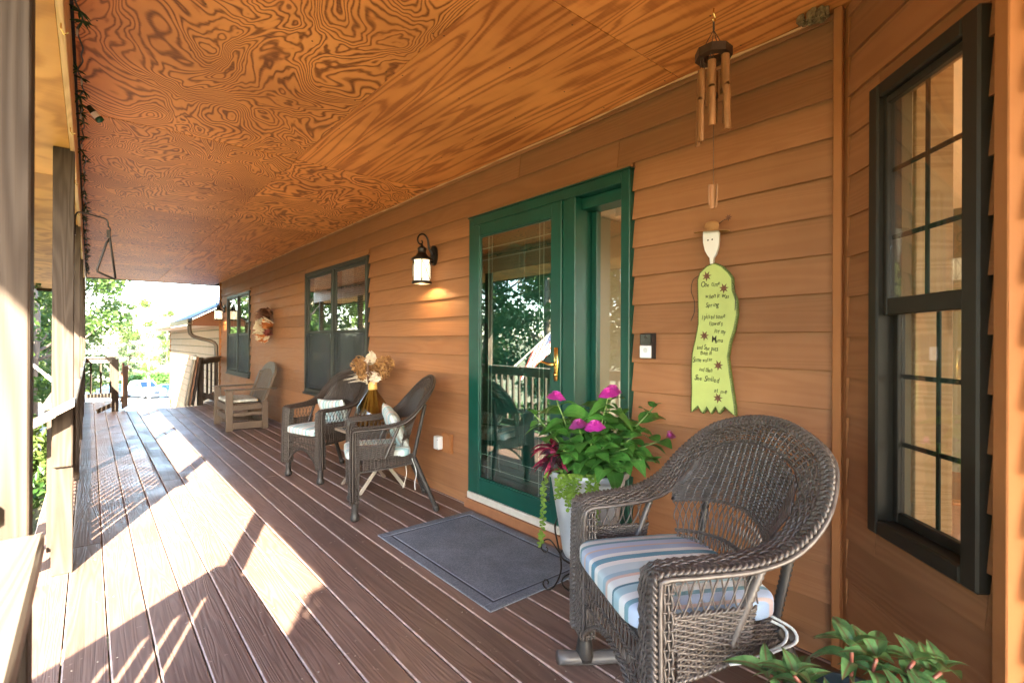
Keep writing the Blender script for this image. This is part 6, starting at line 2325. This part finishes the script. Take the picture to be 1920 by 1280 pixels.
# ------------------------------------------------------------------ potted plants with single leaves
def leafmesh(name, L, Wd, fold, droop, mats, tip=1.6, n=7, wave=0.0):
    """one leaf along +y from the stalk, keel down the middle, n stations"""
    v, f = [], []
    for i in range(n + 1):
        t = i / n
        w = Wd * (math.sin(PI * min(1, t ** 0.75)) ** 0.85) * (1 - 0.25 * t ** tip)
        y = L * t
        z = -droop * L * t * t + 0.10 * L * math.sin(PI * t)
        wv = wave * L * math.sin(9 * t)
        v += [(-w, y, z + fold * w + wv), (-w * 0.5, y, z + fold * w * 0.35), (0, y, z), (w * 0.5, y, z + fold * w * 0.35), (w, y, z + fold * w - wv)]
    for i in range(n):
        for j in range(4):
            a = i * 5 + j
            f.append((a, a + 1, a + 6, a + 5))
    return MB().add(v, f).mesh(name, mats, True)


ZL = leafmat("zinnia_leaf", (0.050, 0.180, 0.030), (0.095, 0.26, 0.050), 0.36, 0.28, 0.28, 60, vein=(0.10, 0.26, 0.06))
ZLEAF = [leafmesh("leaf", 0.096, 0.036, 0.18, d, ZL) for d in (0.12, 0.3, 0.55)]
STEMG = mat("green_stem", (0.13, 0.22, 0.06), 0.5, var=0.2, vs=20)
PINK = leafmat("pink_petal", (0.72, 0.05, 0.55), (0.85, 0.14, 0.70), 0.5, 0.25, 0.08, 60)
PINKD = leafmat("faded_petal", (0.66, 0.10, 0.52), (0.78, 0.24, 0.66), 0.5, 0.25, 0.08, 60)
YEL = mat("flower_eye", (0.65, 0.42, 0.05), 0.7)

PC = Vector((1.925, 1.70, 0))
RIMZ, BOTZ = 0.640, 0.205
pt = thing("flower_pot", "tall ribbed grey pot on a stand beside the green door, behind the rocking chair", "pot", (PC.x, PC.y, 0))
POTM = mat("galvanised_grey", (0.40, 0.42, 0.45), 0.45, var=0.18, vs=7, bmp=0.05)
pp = [(0.0, BOTZ), (0.115, BOTZ), (0.12, BOTZ + 0.01)]
for i in range(15):
    z = BOTZ + 0.02 + i * 0.025
    r = 0.122 + 0.066 * (z - BOTZ) / 0.4
    pp += [(r, z), (r + 0.0015, z + 0.012)]
pp += [(0.190, RIMZ - 0.035), (0.204, RIMZ - 0.030), (0.206, RIMZ - 0.004), (0.200, RIMZ), (0.186, RIMZ - 0.004), (0.176, RIMZ - 0.05), (0.0, RIMZ - 0.05)]
obj("pot", MB().lathe(pp, 36), POTM, pt, True)
obj("soil", MB().lathe([(0.176, RIMZ - 0.046), (0.10, RIMZ - 0.035), (0, RIMZ - 0.03)], 24), mat("potting_soil", (0.035, 0.025, 0.018), 0.95, bmp=0.5), pt)
ps = thing("plant_stand", "black wrought iron scroll stand under the tall grey flower pot", "stand", (PC.x, PC.y, 0))
sm_ = MB()
for rr, z in ((0.135, BOTZ - 0.006), (0.128, 0.06)):
    sm_.tube([(rr * math.cos(k * PI / 12), rr * math.sin(k * PI / 12), z) for k in range(24)], 0.005, 6, closed=True)
sm_.tube([(-0.13, 0, BOTZ - 0.0065), (0.13, 0, BOTZ - 0.0065)], 0.0045, 6).tube([(0, -0.13, BOTZ - 0.0165), (0, 0.13, BOTZ - 0.0165)], 0.0045, 6)
obj("ring", sm_, IRON, ps, True)
for k in range(4):
    a = R(38 + 90 * k)
    pr = [(0.140, 0.40), (0.165, 0.33), (0.150, 0.24), (0.135, 0.17), (0.135, 0.10), (0.165, 0.03), (0.20, 0.006), (0.225, 0.03), (0.215, 0.055), (0.198, 0.05), (0.200, 0.034)]
    P = smoothpath([(r * math.cos(a), r * math.sin(a), z) for r, z in pr], 44)
    obj("leg", MB().tube(P, 0.0045, 6), IRON, ps, True)
    pr = [(0.142, 0.20), (0.19, 0.26), (0.225, 0.25), (0.235, 0.215), (0.215, 0.195), (0.200, 0.21), (0.210, 0.225)]
    P = smoothpath([(r * math.cos(a), r * math.sin(a), z) for r, z in pr], 30)
    obj("scroll", MB().tube(P, 0.0038, 6), IRON, ps, True)

zn = thing("zinnia_plant", "leafy green zinnia with bright pink blooms growing in the tall grey pot", "plant", (PC.x, PC.y, RIMZ - 0.04))
zq = random.Random(17)


def put_leaf(parent, me, p, d, roll, s, name="leaf"):
    """leaf at p pointing along d (in parent space), rolled about its length"""
    y = Vector(d).normalized()
    z = Vector((0, 0, 1)) - y * y.z
    if z.length < 0.05:
        z = Vector((1, 0, 0)) - y * y.x
    z.normalize()
    x = y.cross(z)
    M_ = Matrix(((x.x, y.x, z.x, p[0]), (x.y, y.y, z.y, p[1]), (x.z, y.z, z.z, p[2]), (0, 0, 0, 1)))
    return put(name, me, parent, M_ @ Matrix.Rotation(roll, 4, "Y") @ Matrix.Scale(s, 4))


# towards the camera from the pot, and across the view
vx = Vector((math.cos(R(39.93 - 0)) * 1.0, -math.sin(R(39.93)), 0))   # to the right in view
vy = Vector((-math.sin(R(39.93)), -math.cos(R(39.93)), 0))            # towards the camera
stems = [(-.165, .02, .455, 1), (.09, .06, .475, 1), (.125, -.02, .485, 1), (-.065, .14, .335, 2), (.005, .18, .335, 1), (-.27, .0, .37, 0), (.33, .0, .41, 0), (.41, .02, .26, 3), (.24, .10, .30, 0), (.16, .17, .24, 0), (-.10, -.05, .36, 0), (.03, -.12, .40, 0), (.20, -.10, .36, 0), (.30, .12, .13, 0), (.05, .16, .24, 0), (.20, .04, .28, 0), (-.02, .20, .17, 0), (.12, .24, .10, 0), (-.14, .16, .20, 0), (.22, .20, .16, 0)]
smb = MB()
cnt = 0
for (a, b, h, bloom) in stems:
    h = h - 0.065 if h > 0.2 else h * 0.8
    top = vx * a + vy * b + Vector((0, 0, h))
    base = vx * a * 0.22 + vy * b * 0.22 + Vector((zq.uniform(-.02, .02), zq.uniform(-.02, .02), 0.0))
    P = smoothpath([base, base.lerp(top, 0.45) + Vector((0, 0, 0.04)), top], 20)
    smb.tube(P, np.linspace(0.0052, 0.0034, 20), 6)
    npairs = max(4, int(h / 0.055))
    for i in range(npairs):
        t = 0.22 + 0.74 * (i + 0.5) / npairs
        p = P[int(t * 19)]
        ph = i * PI / 2 + zq.uniform(-.5, .5)
        for s in (0, PI):
            d = Vector((math.cos(ph + s), math.sin(ph + s), zq.uniform(-.15, .45)))
            sc_ = zq.uniform(1.1, 1.75) * (0.7 if t > 0.85 else 1.0)
            put_leaf(zn, zq.choice(ZLEAF), p, d, zq.uniform(-.5, .5), sc_)
            cnt += 1
    if bloom == 0:
        for k in range(5):
            put_leaf(zn, ZLEAF[0], P[-1], (math.cos(k * 1.26), math.sin(k * 1.26), 0.7), zq.uniform(-.4, .4), zq.uniform(.35, .55))
    else:
        fm = MB()
        R0 = {1: 0.050, 2: 0.050, 3: 0.026}[bloom]
        for ring in range(7):
            nP = 17 - 2 * ring
            rr = R0 * (1 - ring * 0.10)
            for k in range(nP):
                an = 2 * PI * k / nP + ring * 0.4 + zq.uniform(-.1, .1)
                c, s = math.cos(an), math.sin(an)
                w = R0 * 0.20
                z0 = 0.0034 * ring
                lift = 0.002 + 0.003 * ring - (0.004 if ring == 0 else 0)
                q = []
                for (r_, w_, z_) in ((0.003, w * 0.4, z0), (rr * 0.6, w, z0 + lift * 0.7), (rr, w * 0.75, z0 + lift * 0.6 + zq.uniform(-.002, .002))):
                    q += [(r_ * c - w_ * s, r_ * s + w_ * c, z_), (r_ * c + w_ * s, r_ * s - w_ * c, z_)]
                fm.add(q, [(0, 1, 3, 2), (2, 3, 5, 4)])
        tilt = Matrix.Translation(P[-1]) @ Matrix.Rotation(R(zq.uniform(-14, 14)), 4, "X") @ Matrix.Rotation(R(zq.uniform(-12, 12)), 4, "Y")
        flo = obj("blossom", fm, PINK if bloom == 1 else PINKD, zn, M=tilt)
        em = MB()
        for k in range(9):
            em.lathe([(0, 0.006), (0.003, 0.003), (0.002, 0)], 5, Matrix.Translation((0.006 * math.cos(k * 0.7), 0.006 * math.sin(k * 0.7), 0.026)))
        obj("flower_eye", em, YEL, flo)
obj("stem", smb, STEMG, zn, True)
# dark red and magenta coleus on the door side of the pot
COL_R = leafmat("coleus_leaf", (0.10, 0.008, 0.020), (0.26, 0.015, 0.065), 0.4, 0.25, 0.35, 70)
COL_D = leafmat("coleus_dark", (0.020, 0.014, 0.018), (0.06, 0.016, 0.03), 0.4, 0.2, 0.2, 60)
CLEAF = [leafmesh("leaf", 0.085, 0.012, 0.5, 0.35, COL_R), leafmesh("leaf", 0.07, 0.018, 0.4, 0.4, COL_D, wave=0.02)]
co = thing("coleus_plant", "dark red and magenta narrow-leaved plant on the door side of the grey pot", "plant", (PC.x, PC.y, RIMZ - 0.04))
for k in range(46):
    c = -vx * zq.uniform(.12, .20) + vy * zq.uniform(-.02, .12) + Vector((0, 0, zq.uniform(.04, .17)))
    ph = zq.uniform(0, 2 * PI)
    d = -vx * 0.7 + Vector((math.cos(ph), math.sin(ph), zq.uniform(-.5, .5)))
    put_leaf(co, CLEAF[0] if zq.random() < 0.55 else CLEAF[1], c, d, zq.uniform(-.8, .8), zq.uniform(.8, 1.3))
cs_ = MB()
for k in range(6):
    cs_.tube([(-vx * 0.10 + vy * 0.03), (-vx * (0.13 + 0.012 * k) + vy * (0.02 * k) + Vector((0, 0, 0.12)))], 0.003, 5)
obj("stem", cs_, COL_D, co)
# creeping jenny spilling over the rim
CJ = leafmat("creeping_leaf", (0.16, 0.30, 0.04), (0.27, 0.42, 0.08), 0.45, 0.35, 0.12, 60)
cj = thing("trailing_plant", "lime green small-leaved creeper trailing over the rim of the grey pot", "plant", (PC.x, PC.y, RIMZ - 0.04))
cjm, cjs = MB(), MB()


def strand(pts, n):
    P = smoothpath(pts, n)
    cjs.tube(P, 0.0014, 4)
    for i in range(0, n):
        for s in (0, 1):
            an = i * 1.3 + s * PI + zq.uniform(-.4, .4)
            d = np.array([math.cos(an), math.sin(an), zq.uniform(-.2, .5)])
            c = P[i] + d * 0.010
            r_ = zq.uniform(0.006, 0.0105)
            nrm = np.array([zq.uniform(-.5, .5), zq.uniform(-.5, .5), 1.0]) + np.array(vy) * 0.6
            nrm /= np.linalg.norm(nrm)
            u_ = np.cross(nrm, [0.3, 1, 0.1])
            u_ /= np.linalg.norm(u_)
            w_ = np.cross(nrm, u_)
            cjm.add([c + (u_ * math.cos(k * PI / 4) + w_ * math.sin(k * PI / 4)) * r_ for k in range(8)], [tuple(range(8))])


def at(a, b, h):
    return tuple(vx * a + vy * b + Vector((0, 0, h)))


strand([at(-.13, .08, .03), at(-.19, .09, .045), at(-.225, .09, -.02), at(-.23, .10, -.14), at(-.235, .10, -.24), at(-.245, .10, -.31)], 38)
for k in range(12):
    a0 = zq.uniform(-.17, .02)
    strand([at(a0 * .6, .12, .02), at(a0, .19, .045), at(a0 - .01, .215, -.01), at(a0 - .01 + zq.uniform(-.02, .02), .215, -zq.uniform(.04, .10))], 16)
strand([at(-.02, .14, .02), at(-.02, .21, .03), at(-.01, .215, -.15), at(-.02, .20, -.33)], 36)
strand([at(.0, .14, .02), at(.01, .21, .03), at(.01, .215, -.12), at(.0, .20, -.26)], 28)
obj("leaf", cjm, CJ, cj)["kind"] = "stuff"
obj("strand", cjs, STEMG, cj)["kind"] = "stuff"

# impatiens at the lower right
IL = leafmat("impatiens_leaf", (0.065, 0.175, 0.060), (0.15, 0.30, 0.11), 0.32, 0.25, 0.25, 50, vein=(0.15, 0.11, 0.055))
ILEAF = [leafmesh("leaf", 0.098, 0.0200, 0.35, d, IL) for d in (0.15, 0.4)]
IC = Vector((1.41, 0.405, 0))
ip = thing("flower_pot", "dark pot holding the bushy plant at the lower right, below the bay window", "pot", (IC.x, IC.y, 0))
obj("pot", MB().lathe([(0, 0.0), (0.10, 0.0), (0.145, 0.36), (0.155, 0.36), (0.155, 0.39), (0.138, 0.39), (0.132, 0.35), (0, 0.35)], 28), mat("dark_glaze", (0.03, 0.045, 0.06), 0.3), ip, True)
im = thing("impatiens_plant", "green pointed-leaf plant with red-tinged veins in the lower right corner", "plant", (IC.x, IC.y, 0.375))
ism = MB()
tips = [(-.155, .03, .115), (-.08, .06, .05), (.0, .0, .165), (.045, .02, .15), (.055, .09, .09), (.135, .02, .145), (.10, .09, .10), (.19, .03, .125), (.17, .10, .06), (-.03, .11, .06), (-.17, -.06, .06), (.06, -.08, .12), (.22, -.03, .08), (-.11, -.02, .06)]
for (a, b, h) in tips:
    top = vx * a + vy * b + Vector((0, 0, h))
    P = smoothpath([vx * a * .2 + vy * b * .2, vx * a * .7 + vy * b * .7 + Vector((0, 0, h * .55)), top], 10)
    ism.tube(P, 0.0045, 6)
    n = 9
    for k in range(n):
        ph = 2 * PI * k / n * 2.4 + zq.uniform(-.3, .3)
        el = -0.1 + 0.95 * k / n
        put_leaf(im, ILEAF[k % 2], P[-1 - (2 if k < 4 else 0)], (math.cos(ph) * math.cos(el), math.sin(ph) * math.cos(el), math.sin(el)), zq.uniform(-.4, .4), zq.uniform(.75, 1.15) * (0.8 if k > 6 else 1))
obj("stem", ism, mat("red_stem", (0.20, 0.06, 0.04), 0.4), im, True)
RB = leafmat("red_bud", (0.45, 0.05, 0.02), (0.60, 0.12, 0.04), 0.5, 0.2)
for (a, b, h) in ((.02, .075, .10), (.085, .05, .115)):
    c = vx * a + vy * b + Vector((0, 0, h))
    obj("flower_bud", leafcluster(MB(), [tuple(c)], [(.014, .014, .014)], 26, 0.018), RB, im)
